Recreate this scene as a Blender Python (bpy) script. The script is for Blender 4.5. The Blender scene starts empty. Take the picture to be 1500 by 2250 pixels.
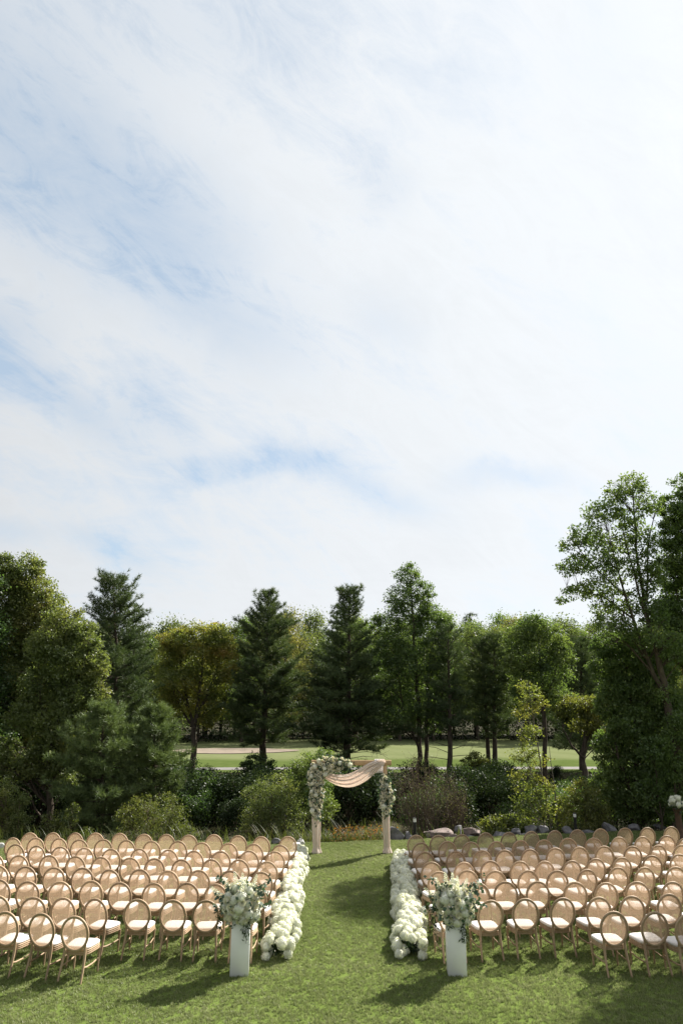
import bpy, math, random
import numpy as np
from mathutils import Vector, Matrix

# ------------------------------------------------------------------ camera, sky, sun, exposure
S = bpy.context.scene
COL = S.collection
F, HY, H = 1500.0, 1548.0, 4.343            # focal length and horizon in photo pixels, eye height in metres
PITCH = math.atan((HY - 1125) / F)
CP, SP = math.cos(PITCH), math.sin(PITCH)
cam = bpy.data.cameras.new('camera')
cam.sensor_fit = 'VERTICAL'; cam.sensor_height = 36.0; cam.lens = 36.0 * F / 2250.0
cam.clip_start = 0.1; cam.clip_end = 2000
camo = bpy.data.objects.new('camera', cam); COL.objects.link(camo)
camo.location = (0, 0, H); camo.rotation_euler = (math.pi / 2 + PITCH, 0, 0)
S.camera = camo
SUN_AZ, SUN_EL = math.radians(46.5), math.radians(40)
SUN_DIR = Vector((math.sin(SUN_AZ) * math.cos(SUN_EL), math.cos(SUN_AZ) * math.cos(SUN_EL), math.sin(SUN_EL)))
sun = bpy.data.lights.new('sun', 'SUN'); sun.energy = 5.0; sun.angle = math.radians(0.55); sun.color = (1.0, 0.945, 0.86)
suno = bpy.data.objects.new('sun', sun); COL.objects.link(suno)
suno.rotation_euler = SUN_DIR.to_track_quat('Z', 'Y').to_euler()
S.view_settings.view_transform = 'Standard'; S.view_settings.look = 'None'
S.view_settings.gamma = 1.0; S.view_settings.use_curve_mapping = False
S.view_settings.exposure = 1.4
S.cycles.max_bounces = 8; S.cycles.diffuse_bounces = 4; S.cycles.glossy_bounces = 2
S.cycles.transmission_bounces = 4; S.cycles.transparent_max_bounces = 8
S.cycles.caustics_reflective = False; S.cycles.caustics_refractive = False


def ray(px, py):
    xn = (px - 750) / F; yn = -(py - 1125) / F
    return Vector((xn, CP - yn * SP, SP + yn * CP))


def gr(px, py, z=0.0):                       # where the line of sight meets the height z
    r = ray(px, py); t = (z - H) / r.z
    return Vector((r.x * t, r.y * t, z))


def at(px, py, d):                           # where it meets the distance d
    r = ray(px, py); t = d / r.y
    return Vector((r.x * t, d, H + r.z * t))


def mpp(py, d):                              # metres per photo pixel there
    r = ray(750, py); return d / r.y / F


class NT:
    """small helper round a node tree"""
    def __init__(s, nt):
        s.nt = nt; nt.nodes.clear()

    def n(s, typ, **kw):
        nd = s.nt.nodes.new(typ)
        for k, v in kw.items():
            if k.startswith('i_'):
                key = k[2:]
                key = int(key) if key.isdigit() else key.replace('_', ' ')
                nd.inputs[key].default_value = v
            else:
                setattr(nd, k, v)
        return nd

    def l(s, a, b):
        s.nt.links.new(a, b)

    def m(s, op, a, b=None, c=None, clamp=False):
        nd = s.nt.nodes.new('ShaderNodeMath'); nd.operation = op; nd.use_clamp = clamp
        for i, v in enumerate((a, b, c)):
            if v is None: continue
            if isinstance(v, (int, float)): nd.inputs[i].default_value = v
            else: s.l(v, nd.inputs[i])
        return nd.outputs[0]

    def dot(s, a, vec):
        nd = s.nt.nodes.new('ShaderNodeVectorMath'); nd.operation = 'DOT_PRODUCT'
        s.l(a, nd.inputs[0]); nd.inputs[1].default_value = vec
        return nd.outputs['Value']

    def mix(s, fac, a, b):
        nd = s.nt.nodes.new('ShaderNodeMix'); nd.data_type = 'RGBA'
        for sock, v in ((nd.inputs[0], fac), (nd.inputs[6], a), (nd.inputs[7], b)):
            if isinstance(v, (int, float)): sock.default_value = v
            elif isinstance(v, (tuple, list)): sock.default_value = (*v[:3], 1)
            else: s.l(v, sock)
        return nd.outputs[2]


def make_world():
    w = bpy.data.worlds.new('World'); S.world = w; w.use_nodes = True
    t = NT(w.node_tree)
    out = t.n('ShaderNodeOutputWorld'); bg = t.n('ShaderNodeBackground'); bg.inputs[1].default_value = 0.08
    t.l(bg.outputs[0], out.inputs[0])
    sky = t.n('ShaderNodeTexSky', sky_type='NISHITA')
    sky.sun_disc = False; sky.sun_elevation = SUN_EL; sky.sun_rotation = SUN_AZ
    sky.air_density = 1.0; sky.dust_density = 1.2; sky.ozone_density = 1.2
    tc = t.n('ShaderNodeTexCoord'); d = tc.outputs['Generated']
    sep = t.n('ShaderNodeSeparateXYZ'); t.l(d, sep.inputs[0])
    zz = t.m('ADD', t.m('MAXIMUM', sep.outputs[2], 0.0), 0.16)
    u = t.m('DIVIDE', sep.outputs[0], zz); v = t.m('DIVIDE', sep.outputs[1], zz)
    cmb = t.n('ShaderNodeCombineXYZ'); t.l(u, cmb.inputs[0]); t.l(v, cmb.inputs[1])
    mp = t.n('ShaderNodeMapping'); mp.inputs['Rotation'].default_value = (0, 0, math.radians(38)); mp.inputs['Scale'].default_value = (0.55, 1.25, 1)
    t.l(cmb.outputs[0], mp.inputs[0])
    # streaks of cirrus: one set drawn out along the wind, one lying flat towards the horizon
    wa, wb = ray(-260, 60).normalized(), ray(560, 690).normalized()
    wc = (wa + wb).normalized(); w1 = (wb - wa).normalized(); w2 = wc.cross(w1).normalized()
    c2 = t.n('ShaderNodeCombineXYZ'); t.l(t.m('MULTIPLY', t.dot(d, w1), 1.5), c2.inputs[0]); t.l(t.m('MULTIPLY', t.dot(d, w2), 3.6), c2.inputs[1]); t.l(t.dot(d, wc), c2.inputs[2])
    def two(scale, detail, rough, dist):
        a = t.n('ShaderNodeTexNoise', i_Scale=scale, i_Detail=detail, i_Roughness=rough, i_Distortion=dist); t.l(c2.outputs[0], a.inputs['Vector'])
        b = t.n('ShaderNodeTexNoise', i_Scale=scale * .9, i_Detail=detail, i_Roughness=rough, i_Distortion=dist); t.l(mp.outputs[0], b.inputs['Vector'])
        return t.m('ADD', t.m('MULTIPLY', a.outputs[0], 0.68), t.m('MULTIPLY', b.outputs[0], 0.32))
    q1 = two(1.5, 10.0, 0.60, 0.6); q2 = two(5.0, 12.0, 0.74, 0.9)
    # breaks in the cloud sheet: ends, half width, depth
    gaps = [((-100, -60), (620, 60), 110, 0.3), ((-260, 40), (560, 690), 135, 1.0), ((-160, 640), (120, 760), 60, 0.55), ((-160, 720), (290, 985), 52, 0.7),
            ((360, 1030), (760, 985), 34, 0.6), ((600, 985), (960, 1125), 38, 0.66), ((980, 1050), (1270, 1085), 28, 0.6),
            ((130, 1165), (370, 1250), 30, 0.7), ((-120, 1165), (90, 1185), 22, 0.5), ((330, 660), (700, 800), 60, 0.28), ((480, 30), (760, 130), 90, 0.28),
            ((740, 330), (880, 460), 50, 0.3), ((780, 640), (960, 760), 60, 0.3), ((250, 860), (420, 960), 40, 0.4), ((1250, 60), (1540, 330), 70, 0.22),
            ((400, 1000), (430, 1075), 26, 0.5)]
    nw = t.n('ShaderNodeTexNoise', i_Scale=5.0, i_Detail=9.0, i_Roughness=0.62); t.l(d, nw.inputs['Vector'])
    vs = t.n('ShaderNodeVectorMath', operation='MULTIPLY_ADD'); t.l(nw.outputs['Color'], vs.inputs[0]); vs.inputs[1].default_value = (0.12, 0.12, 0.12); vs.inputs[2].default_value = (-0.06, -0.06, -0.06)
    va = t.n('ShaderNodeVectorMath', operation='ADD'); t.l(d, va.inputs[0]); t.l(vs.outputs[0], va.inputs[1]); dw = va.outputs[0]
    tot = None
    for p1, p2, hw, st in gaps:
        a, b = ray(*p1).normalized(), ray(*p2).normalized()
        c = (a + b).normalized(); t1 = (b - a).normalized(); t2 = c.cross(t1).normalized()
        L = (b - a).length * 0.5; W = hw / F * 1.05
        uu = t.m('POWER', t.m('ABSOLUTE', t.m('DIVIDE', t.dot(dw, t1), L)), 2.6)
        vv = t.m('POWER', t.m('DIVIDE', t.dot(dw, t2), W), 2.0)
        g = t.m('EXPONENT', t.m('MULTIPLY', t.m('ADD', uu, vv), -1.0))
        g = t.m('MULTIPLY', g, t.m('GREATER_THAN', t.dot(d, c), 0.0))
        g = t.m('MULTIPLY', g, st)
        tot = g if tot is None else t.m('ADD', tot, g)
    nz = t.m('SUBTRACT', q1, 0.5); nz2 = t.m('SUBTRACT', q2, 0.5)
    hole = t.m('MULTIPLY', tot, t.m('ADD', 1.0, t.m('ADD', t.m('MULTIPLY', nz, 1.9), t.m('MULTIPLY', nz2, 1.6))))
    thin = t.m('MULTIPLY', t.m('MAXIMUM', t.m('ADD', t.m('MULTIPLY', nz, 2.0), t.m('ADD', 0.03, t.m('MULTIPLY', nz2, 1.7))), 0.0), 1.5)
    sd = t.m('MAXIMUM', t.dot(d, SUN_DIR), 0.0)
    glow = t.m('POWER', sd, 2.4)
    wide = t.m('ADD', 0.5, t.m('MULTIPLY', t.dot(d, SUN_DIR), 0.5))
    thin = t.m('MULTIPLY', thin, t.m('SUBTRACT', 1.0, t.m('MULTIPLY', glow, 0.30)))
    blue = t.m('MULTIPLY', t.m('ADD', hole, thin), 0.9, clamp=True)
    B = t.m('ADD', 1.1, t.m('ADD', t.m('MULTIPLY', wide, 3.55), t.m('MULTIPLY', glow, 0.12)))
    B = t.m('MULTIPLY', B, t.m('ADD', 1.0, t.m('ADD', t.m('MULTIPLY', nz2, 0.22), t.m('MULTIPLY', nz, 0.16))))
    low = t.m('POWER', t.m('SUBTRACT', 1.0, t.m('ABSOLUTE', sep.outputs[2])), 5.0)
    B = t.m('ADD', B, t.m('MULTIPLY', low, 0.75))
    cc = t.n('ShaderNodeCombineXYZ')
    for i, k in enumerate((0.955, 0.992, 1.03)): t.l(t.m('MULTIPLY', B, k), cc.inputs[i])
    # clear air between the clouds, veiled by thin cirrus
    skc = t.mix(0.72, sky.outputs[0], (2.45, 2.98, 3.45))
    col = t.mix(blue, cc.outputs[0], skc)
    t.l(col, bg.inputs[0])


make_world()

# ------------------------------------------------------------------ mesh helpers
rng = np.random.default_rng(7)


class MB:
    def __init__(s):
        s.v = []; s.t = []; s.f = {3: [], 4: []}; s.n = 0

    def add(s, V, Fc, tint=0.5):
        V = np.asarray(V, float).reshape(-1, 3); Fc = np.asarray(Fc, int)
        s.v.append(V); s.t.append(np.full(len(V), tint) if np.isscalar(tint) else np.asarray(tint, float))
        if len(Fc): s.f[Fc.shape[1]].append(Fc + s.n)
        s.n += len(V)
        return s

    def join(s, o, M=None):
        V = np.concatenate(o.v); T = np.concatenate(o.t)
        if M is not None:
            M = np.array(M); V = V @ M[:3, :3].T + M[:3, 3]
        base = s.n; s.v.append(V); s.t.append(T); s.n += len(V)
        for k in (3, 4):
            for f in o.f[k]: s.f[k].append(f + base)

    def mesh(s, name, mat, smooth=False):
        me = bpy.data.meshes.new(name)
        V = np.concatenate(s.v) if s.v else np.zeros((0, 3))
        f3 = np.concatenate(s.f[3]) if s.f[3] else np.zeros((0, 3), int)
        f4 = np.concatenate(s.f[4]) if s.f[4] else np.zeros((0, 4), int)
        me.vertices.add(len(V)); me.vertices.foreach_set('co', V.astype(np.float32).ravel())
        loops = np.concatenate([f3.ravel(), f4.ravel()]).astype(np.int32)
        me.loops.add(len(loops)); me.loops.foreach_set('vertex_index', loops)
        st = np.concatenate([np.arange(len(f3)) * 3, len(f3) * 3 + np.arange(len(f4)) * 4]).astype(np.int32)
        me.polygons.add(len(st)); me.polygons.foreach_set('loop_start', st)
        if smooth: me.polygons.foreach_set('use_smooth', np.ones(len(st), bool))
        me.update(calc_edges=True)
        a = me.attributes.new('tint', 'FLOAT', 'POINT'); a.data.foreach_set('value', np.concatenate(s.t).astype(np.float32))
        for m in (mat if isinstance(mat, (list, tuple)) else [mat]): me.materials.append(m)
        return me

    def build(s, name, mat, parent=None, smooth=False):
        return link(name, s.mesh(name, mat, smooth), parent)


def link(name, me, parent=None):
    o = bpy.data.objects.new(name, me); COL.objects.link(o)
    if parent: o.parent = parent
    return o


def tag(o, label=None, cat=None, group=None, kind=None):
    if label: o['label'] = label
    if cat: o['category'] = cat
    if group: o['group'] = group
    if kind: o['kind'] = kind
    return o


def thing(name, label, cat, loc=(0, 0, 0), rz=0.0, group=None):
    o = bpy.data.objects.new(name, None); COL.objects.link(o)
    o.empty_display_size = 0.2
    o.location = loc; o.rotation_euler = (0, 0, rz)
    return tag(o, label, cat, group)


def dup(root, loc, rz=0.0, sc=1.0, label=None, group=None):
    r = root.copy(); COL.objects.link(r); r.location = loc; r.rotation_euler = (0, 0, rz); r.scale = (sc, sc, sc) if np.isscalar(sc) else sc
    if label: r['label'] = label
    if group: r['group'] = group
    for ch in list(root.children):
        c = ch.copy(); COL.objects.link(c); c.parent = r
        for g in list(ch.children):
            q = g.copy(); COL.objects.link(q); q.parent = c
    return r


def tube(mb, pts, rad, k=6, tint=0.5, cap=True, flat=(1, 1)):
    P = np.asarray(pts, float); n = len(P)
    R = np.full(n, rad) if np.isscalar(rad) else np.asarray(rad, float)
    T = np.gradient(P, axis=0); T /= np.linalg.norm(T, axis=1)[:, None] + 1e-9
    up = np.array([0, 0, 1.0]) if abs(T[:, 2]).mean() < 0.75 else np.array([0, 1.0, 0])
    A = np.cross(T, up); A /= np.linalg.norm(A, axis=1)[:, None] + 1e-9
    Bn = np.cross(A, T)
    ang = np.arange(k) * 2 * math.pi / k + math.pi / k
    V = P[:, None] + R[:, None, None] * (np.cos(ang)[None, :, None] * A[:, None] * flat[0] + np.sin(ang)[None, :, None] * Bn[:, None] * flat[1])
    i = np.arange(n - 1)[:, None] * k; j = np.arange(k)[None]; j2 = (j + 1) % k
    Fq = np.stack([i + j, i + j2, i + k + j2, i + k + j], -1).reshape(-1, 4)
    mb.add(V.reshape(-1, 3), Fq, tint)
    if cap:
        for idx, rev in ((0, True), (n - 1, False)):
            ring = V[idx]; c = ring.mean(0)
            f = [[0, 1 + (q + 1) % k, 1 + q] if rev else [0, 1 + q, 1 + (q + 1) % k] for q in range(k)]
            mb.add(np.vstack([c, ring]), f, tint)
    return mb


def box(mb, lo, hi, tint=0.5, bev=0.0):
    (a, b, c), (d, e, f) = lo, hi
    if bev:
        w = bev
        lv = [(c, w), (c + w, 0), (f - w, 0), (f, w)]
        V = []
        for z, o in lv:
            x0, x1, y0, y1 = a + o, d - o, b + o, e - o; q = w
            V += [(x0 + q, y0, z), (x1 - q, y0, z), (x1, y0 + q, z), (x1, y1 - q, z), (x1 - q, y1, z), (x0 + q, y1, z), (x0, y1 - q, z), (x0, y0 + q, z)]
        Fq = [[r * 8 + j, r * 8 + (j + 1) % 8, r * 8 + 8 + (j + 1) % 8, r * 8 + 8 + j] for r in range(3) for j in range(8)]
        mb.add(V, Fq, tint)
        for r, rev in ((0, 1), (3, 0)):
            ring = V[r * 8:r * 8 + 8]; cc = np.mean(ring, 0)
            mb.add([cc, *ring], [[0, 1 + (j + 1) % 8, 1 + j] if rev else [0, 1 + j, 1 + (j + 1) % 8] for j in range(8)], tint)
        return mb
    V = [(a, b, c), (d, b, c), (d, e, c), (a, e, c), (a, b, f), (d, b, f), (d, e, f), (a, e, f)]
    mb.add(V, [[0, 3, 2, 1], [4, 5, 6, 7], [0, 1, 5, 4], [1, 2, 6, 5], [2, 3, 7, 6], [3, 0, 4, 7]], tint)
    return mb


def unit(n, r=rng):
    v = r.normal(size=(n, 3)); return v / (np.linalg.norm(v, axis=1)[:, None] + 1e-9)


def leaves(mb, P, size, r, droop=0.25, width=0.62, tint=None, up=0.5):
    """one bent four-cornered leaf at every point"""
    n = len(P)
    if n == 0: return
    s = size * r.uniform(0.65, 1.3, n)[:, None]
    d = unit(n, r); d[:, 2] -= droop; d /= np.linalg.norm(d, axis=1)[:, None]
    nn = unit(n, r); nn[:, 2] += up
    w = np.cross(d, nn); w /= np.linalg.norm(w, axis=1)[:, None] + 1e-9
    q = np.cross(w, d)
    V = np.stack([P, P + d * s * 0.45 + w * s * width * 0.5 + q * s * 0.08, P + d * s, P + d * s * 0.45 - w * s * width * 0.5 + q * s * 0.08], 1)
    Fq = np.arange(n * 4).reshape(-1, 4)
    t = r.uniform(0, 1, n) if tint is None else tint
    mb.add(V.reshape(-1, 3), Fq, np.repeat(t, 4))


def needles(mb, P, D, r, n=10, length=0.17, width=0.022, spread=0.95, tint=None):
    N = len(P)
    d = np.repeat(D, n, 0) + unit(N * n, r) * spread; d /= np.linalg.norm(d, axis=1)[:, None]
    p = np.repeat(P, n, 0)
    w = np.cross(d, unit(N * n, r)); w /= np.linalg.norm(w, axis=1)[:, None] + 1e-9
    L = length * r.uniform(0.7, 1.25, N * n)[:, None]
    V = np.stack([p - w * width * .5, p + w * width * .5, p + d * L], 1)
    t = np.repeat(r.uniform(0, 1, N) if tint is None else tint, n)
    mb.add(V.reshape(-1, 3), np.arange(N * n * 3).reshape(-1, 3), np.repeat(t, 3))


# ------------------------------------------------------------------ materials
def mat_new(name):
    m = bpy.data.materials.new(name); m.use_nodes = True
    t = NT(m.node_tree); out = t.n('ShaderNodeOutputMaterial')
    return m, t, out


def ramp(t, fac, stops):
    cr = t.n('ShaderNodeValToRGB'); e = cr.color_ramp.elements
    while len(e) < len(stops): e.new(0.5)
    for el, (p, c) in zip(e, stops):
        el.position = p; el.color = (*c, 1)
    t.l(fac, cr.inputs[0]); return cr.outputs[0]


def foliage(name, stops, trans=0.42, gloss=0.025, var=0.25, tcol=1.3):
    """leaf surface: colour from each leaf's own tint, drifting over the plant; light passes through"""
    m, t, out = mat_new(name)
    at_ = t.n('ShaderNodeAttribute', attribute_name='tint')
    oi = t.n('ShaderNodeObjectInfo')
    geo = t.n('ShaderNodeNewGeometry')
    nz = t.n('ShaderNodeTexNoise', i_Scale=0.55, i_Detail=3.0); t.l(geo.outputs['Position'], nz.inputs['Vector'])
    f = t.m('ADD', t.m('MULTIPLY', at_.outputs['Fac'], 0.55), t.m('ADD', t.m('MULTIPLY', t.m('SUBTRACT', nz.outputs[0], 0.5), 1.3), 0.22))
    f = t.m('ADD', f, t.m('MULTIPLY', t.m('SUBTRACT', oi.outputs['Random'], 0.5), var), clamp=True)
    c = ramp(t, f, stops)
    dif = t.n('ShaderNodeBsdfDiffuse'); t.l(c, dif.inputs[0])
    tr = t.n('ShaderNodeBsdfTranslucent')
    tc = t.mix(1.0, c, c)
    g = t.n('ShaderNodeMix', data_type='RGBA', blend_type='MULTIPLY'); g.inputs[0].default_value = 1.0
    t.l(c, g.inputs[6]); g.inputs[7].default_value = (tcol * 1.15, tcol * 1.2, tcol * 0.6, 1); t.l(g.outputs[2], tr.inputs[0])
    mx = t.n('ShaderNodeMixShader'); mx.inputs[0].default_value = trans
    t.l(dif.outputs[0], mx.inputs[1]); t.l(tr.outputs[0], mx.inputs[2])
    gl = t.n('ShaderNodeBsdfGlossy'); gl.inputs['Roughness'].default_value = 0.45; gl.inputs[0].default_value = (1, 1, 1, 1)
    mx2 = t.n('ShaderNodeMixShader'); mx2.inputs[0].default_value = gloss
    t.l(mx.outputs[0], mx2.inputs[1]); t.l(gl.outputs[0], mx2.inputs[2]); t.l(mx2.outputs[0], out.inputs[0])
    return m


def plain(name, c1, c2=None, scale=8.0, rough=0.6, bump=0.0, stretch=(1, 1, 1), spec=0.3, detail=6.0, coord='Object', trans=0.0, lo=0.35, hi=0.65):
    m, t, out = mat_new(name)
    b = t.n('ShaderNodeBsdfPrincipled'); b.inputs['Roughness'].default_value = rough; b.inputs['Specular IOR Level'].default_value = spec
    c2 = c2 or tuple(x * 0.8 for x in c1)
    tc = t.n('ShaderNodeTexCoord'); mp = t.n('ShaderNodeMapping'); mp.inputs['Scale'].default_value = stretch
    if coord == 'World':
        geo = t.n('ShaderNodeNewGeometry'); t.l(geo.outputs['Position'], mp.inputs[0])
    else:
        t.l(tc.outputs[coord], mp.inputs[0])
    nz = t.n('ShaderNodeTexNoise', i_Scale=scale, i_Detail=detail, i_Roughness=0.6); t.l(mp.outputs[0], nz.inputs['Vector'])
    c = ramp(t, nz.outputs[0], [(lo, c2), (hi, c1)])
    t.l(c, b.inputs['Base Color'])
    if bump:
        bp = t.n('ShaderNodeBump', i_Strength=bump, i_Distance=0.02); t.l(nz.outputs[0], bp.inputs['Height']); t.l(bp.outputs[0], b.inputs['Normal'])
    if trans:
        tr = t.n('ShaderNodeBsdfTranslucent'); t.l(c, tr.inputs[0])
        mx = t.n('ShaderNodeMixShader'); mx.inputs[0].default_value = trans
        t.l(b.outputs[0], mx.inputs[1]); t.l(tr.outputs[0], mx.inputs[2]); t.l(mx.outputs[0], out.inputs[0])
    else:
        t.l(b.outputs[0], out.inputs[0])
    return m


def wood_mat(name, c1, c2):
    m, t, out = mat_new(name)
    b = t.n('ShaderNodeBsdfPrincipled'); b.inputs['Roughness'].default_value = 0.55; b.inputs['Specular IOR Level'].default_value = 0.25
    tc = t.n('ShaderNodeTexCoord'); oi = t.n('ShaderNodeObjectInfo')
    mp = t.n('ShaderNodeMapping'); mp.inputs['Scale'].default_value = (14, 14, 2.2); t.l(tc.outputs['Object'], mp.inputs[0])
    va = t.n('ShaderNodeVectorMath', operation='ADD'); t.l(mp.outputs[0], va.inputs[0])
    cx = t.n('ShaderNodeCombineXYZ'); t.l(t.m('MULTIPLY', oi.outputs['Random'], 40.0), cx.inputs[0]); t.l(cx.outputs[0], va.inputs[1])
    nz = t.n('ShaderNodeTexNoise', i_Scale=2.0, i_Detail=7.0, i_Roughness=0.65); t.l(va.outputs[0], nz.inputs['Vector'])
    f = t.m('ADD', nz.outputs[0], t.m('MULTIPLY', t.m('SUBTRACT', oi.outputs['Random'], 0.5), 0.12))
    tone = t.n('ShaderNodeMix', data_type='RGBA', blend_type='MULTIPLY'); tone.inputs[0].default_value = 1.0
    t.l(ramp(t, f, [(0.3, c2), (0.68, c1)]), tone.inputs[6]); t.l(oi.outputs['Color'], tone.inputs[7]); t.l(tone.outputs[2], b.inputs['Base Color'])
    bp = t.n('ShaderNodeBump', i_Strength=0.25, i_Distance=0.004); t.l(nz.outputs[0], bp.inputs['Height']); t.l(bp.outputs[0], b.inputs['Normal'])
    t.l(b.outputs[0], out.inputs[0]); return m


M = {}
M['wood'] = wood_mat('limed_oak', (0.42, 0.305, 0.195), (0.285, 0.20, 0.125))
M['cane'] = plain('cane_weave', (0.56, 0.415, 0.285), (0.47, 0.34, 0.23), 30, 0.5, trans=0.34, spec=0.2)
M['cushion'] = plain('ivory_linen', (0.70, 0.665, 0.635), (0.65, 0.615, 0.585), 60, 0.85, 0.1, spec=0.1)
M['arch_wood'] = wood_mat('pine_boards', (0.50, 0.34, 0.19), (0.38, 0.25, 0.13))
M['chiffon'] = plain('blush_chiffon', (0.88, 0.80, 0.735), (0.86, 0.765, 0.69), 20, 0.7, trans=0.5, spec=0.1)
M['chiffon_white'] = plain('white_chiffon', (0.86, 0.83, 0.82), (0.82, 0.79, 0.78), 20, 0.7, trans=0.5, spec=0.1)
M['white'] = plain('white_paint', (0.80, 0.80, 0.79), (0.76, 0.77, 0.76), 3, 0.45, spec=0.3)
M['rock'] = plain('granite', (0.20, 0.195, 0.20), (0.075, 0.073, 0.078), 4, 0.85, 0.5, detail=10)
M['rock_pink'] = plain('pink_granite', (0.24, 0.19, 0.17), (0.12, 0.09, 0.085), 4, 0.85, 0.5, detail=10)
M['rock_white'] = plain('pale_limestone', (0.62, 0.61, 0.59), (0.42, 0.41, 0.40), 5, 0.85, 0.5, detail=10)
M['bark'] = plain('grey_brown_bark', (0.105, 0.085, 0.065), (0.045, 0.036, 0.028), 14, 0.9, 0.6, (1, 1, 0.25), spec=0.1)
M['bark_pale'] = plain('pale_grey_bark', (0.20, 0.175, 0.145), (0.10, 0.085, 0.07), 14, 0.9, 0.5, (1, 1, 0.25), spec=0.1)
M['twig'] = plain('dry_twigs', (0.16, 0.125, 0.095), (0.08, 0.06, 0.045), 5, 0.9, spec=0.1)
M['black'] = plain('black_metal', (0.012, 0.012, 0.012), (0.02, 0.02, 0.02), 8, 0.45)
M['lamp_white'] = plain('frosted_plastic', (0.7, 0.7, 0.68), (0.62, 0.62, 0.6), 8, 0.4)
M['soil'] = plain('dark_soil', (0.045, 0.042, 0.02), (0.02, 0.017, 0.011), 0.8, 0.95, 0.5, coord='World', spec=0.05)
M['path'] = plain('gravel_path', (0.20, 0.19, 0.18), (0.15, 0.145, 0.14), 2.5, 0.9, coord='World', spec=0.1)
M['sand'] = plain('bunker_sand', (0.235, 0.195, 0.155), (0.18, 0.15, 0.12), 0.9, 0.95, coord='World', spec=0.05)
M['rust_wood'] = plain('rusty_brown_wood', (0.11, 0.065, 0.045), (0.06, 0.035, 0.025), 9, 0.8, 0.3)

M['leaf_green'] = foliage('maple_green_leaf', [(0, (0.059, 0.099, 0.033)), (0.5, (0.106, 0.156, 0.050)), (1, (0.170, 0.205, 0.064))], gloss=0.025)
M['leaf_dark'] = foliage('dark_green_leaf', [(0, (0.031, 0.062, 0.022)), (0.6, (0.056, 0.096, 0.031)), (1, (0.101, 0.133, 0.041))], gloss=0.025)
M['leaf_olive'] = foliage('olive_autumn_leaf', [(0, (0.078, 0.110, 0.038)), (0.55, (0.132, 0.159, 0.052)), (0.92, (0.196, 0.185, 0.058)), (1, (0.269, 0.134, 0.040))], gloss=0.025)
M['leaf_gold'] = foliage('yellowing_maple_leaf', [(0.0, (0.085, 0.12, 0.034)), (0.5, (0.15, 0.175, 0.046)), (0.85, (0.23, 0.205, 0.05)), (1.0, (0.30, 0.19, 0.05))], trans=0.45, gloss=0.025)
M['leaf_lime'] = foliage('yellow_green_leaf', [(0.0, (0.06, 0.08, 0.022)), (0.5, (0.11, 0.13, 0.035)), (1.0, (0.20, 0.19, 0.05))], gloss=0.025)
M['needle'] = foliage('pine_needle', [(0, (0.046, 0.071, 0.032)), (0.5, (0.079, 0.113, 0.048)), (1, (0.131, 0.163, 0.064))], trans=0.2, gloss=0.025, tcol=1.1)
M['needle_soft'] = foliage('young_pine_needle', [(0, (0.072, 0.101, 0.038)), (0.5, (0.115, 0.158, 0.061)), (1, (0.173, 0.218, 0.086))], trans=0.2, gloss=0.025, tcol=1.1)
M['leaf_far'] = foliage('sunlit_far_leaf', [(0.0, (0.075, 0.105, 0.04)), (0.5, (0.12, 0.15, 0.055)), (1.0, (0.18, 0.19, 0.075))], trans=0.42, gloss=0.02)  # sunlight on the far wood is put into this brighter leaf colour
M['leaf_far_olive'] = foliage('sunlit_olive_leaf', [(0.0, (0.10, 0.11, 0.045)), (0.5, (0.155, 0.155, 0.06)), (1.0, (0.23, 0.19, 0.07))], trans=0.42, gloss=0.02)  # olive leaves brightened the same way, sunlight painted in
M['leaf_shade'] = foliage('shade_dark_leaf', [(0.0, (0.012, 0.022, 0.009)), (0.6, (0.022, 0.036, 0.014)), (1.0, (0.045, 0.062, 0.022))], trans=0.2, gloss=0.01)  # shade of the creek and far understorey painted into the leaf colour
M['reed'] = foliage('reed_blade', [(0.0, (0.05, 0.07, 0.02)), (0.6, (0.095, 0.115, 0.034)), (1.0, (0.19, 0.16, 0.065))], gloss=0.025)
M['fern_orange'] = foliage('rust_orange_leaf', [(0.0, (0.11, 0.06, 0.02)), (0.5, (0.20, 0.085, 0.025)), (1.0, (0.28, 0.13, 0.035))], gloss=0.025)
M['eucalyptus'] = foliage('eucalyptus_leaf', [(0.0, (0.035, 0.065, 0.045)), (0.5, (0.06, 0.10, 0.07)), (1.0, (0.10, 0.14, 0.10))], trans=0.2, gloss=0.025)
M['ruscus'] = foliage('ruscus_leaf', [(0.0, (0.015, 0.032, 0.014)), (1.0, (0.04, 0.07, 0.028))], trans=0.2, gloss=0.025)
M['petal'] = foliage('hydrangea_petal', [(0.0, (0.62, 0.64, 0.50)), (0.4, (0.77, 0.775, 0.70)), (1.0, (0.85, 0.85, 0.81))], trans=0.25, gloss=0.02, tcol=0.82)
M['rose'] = foliage('ivory_rose_petal', [(0.0, (0.70, 0.63, 0.52)), (0.45, (0.79, 0.75, 0.67)), (1.0, (0.85, 0.83, 0.78))], trans=0.25, gloss=0.02, tcol=0.82)


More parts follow.
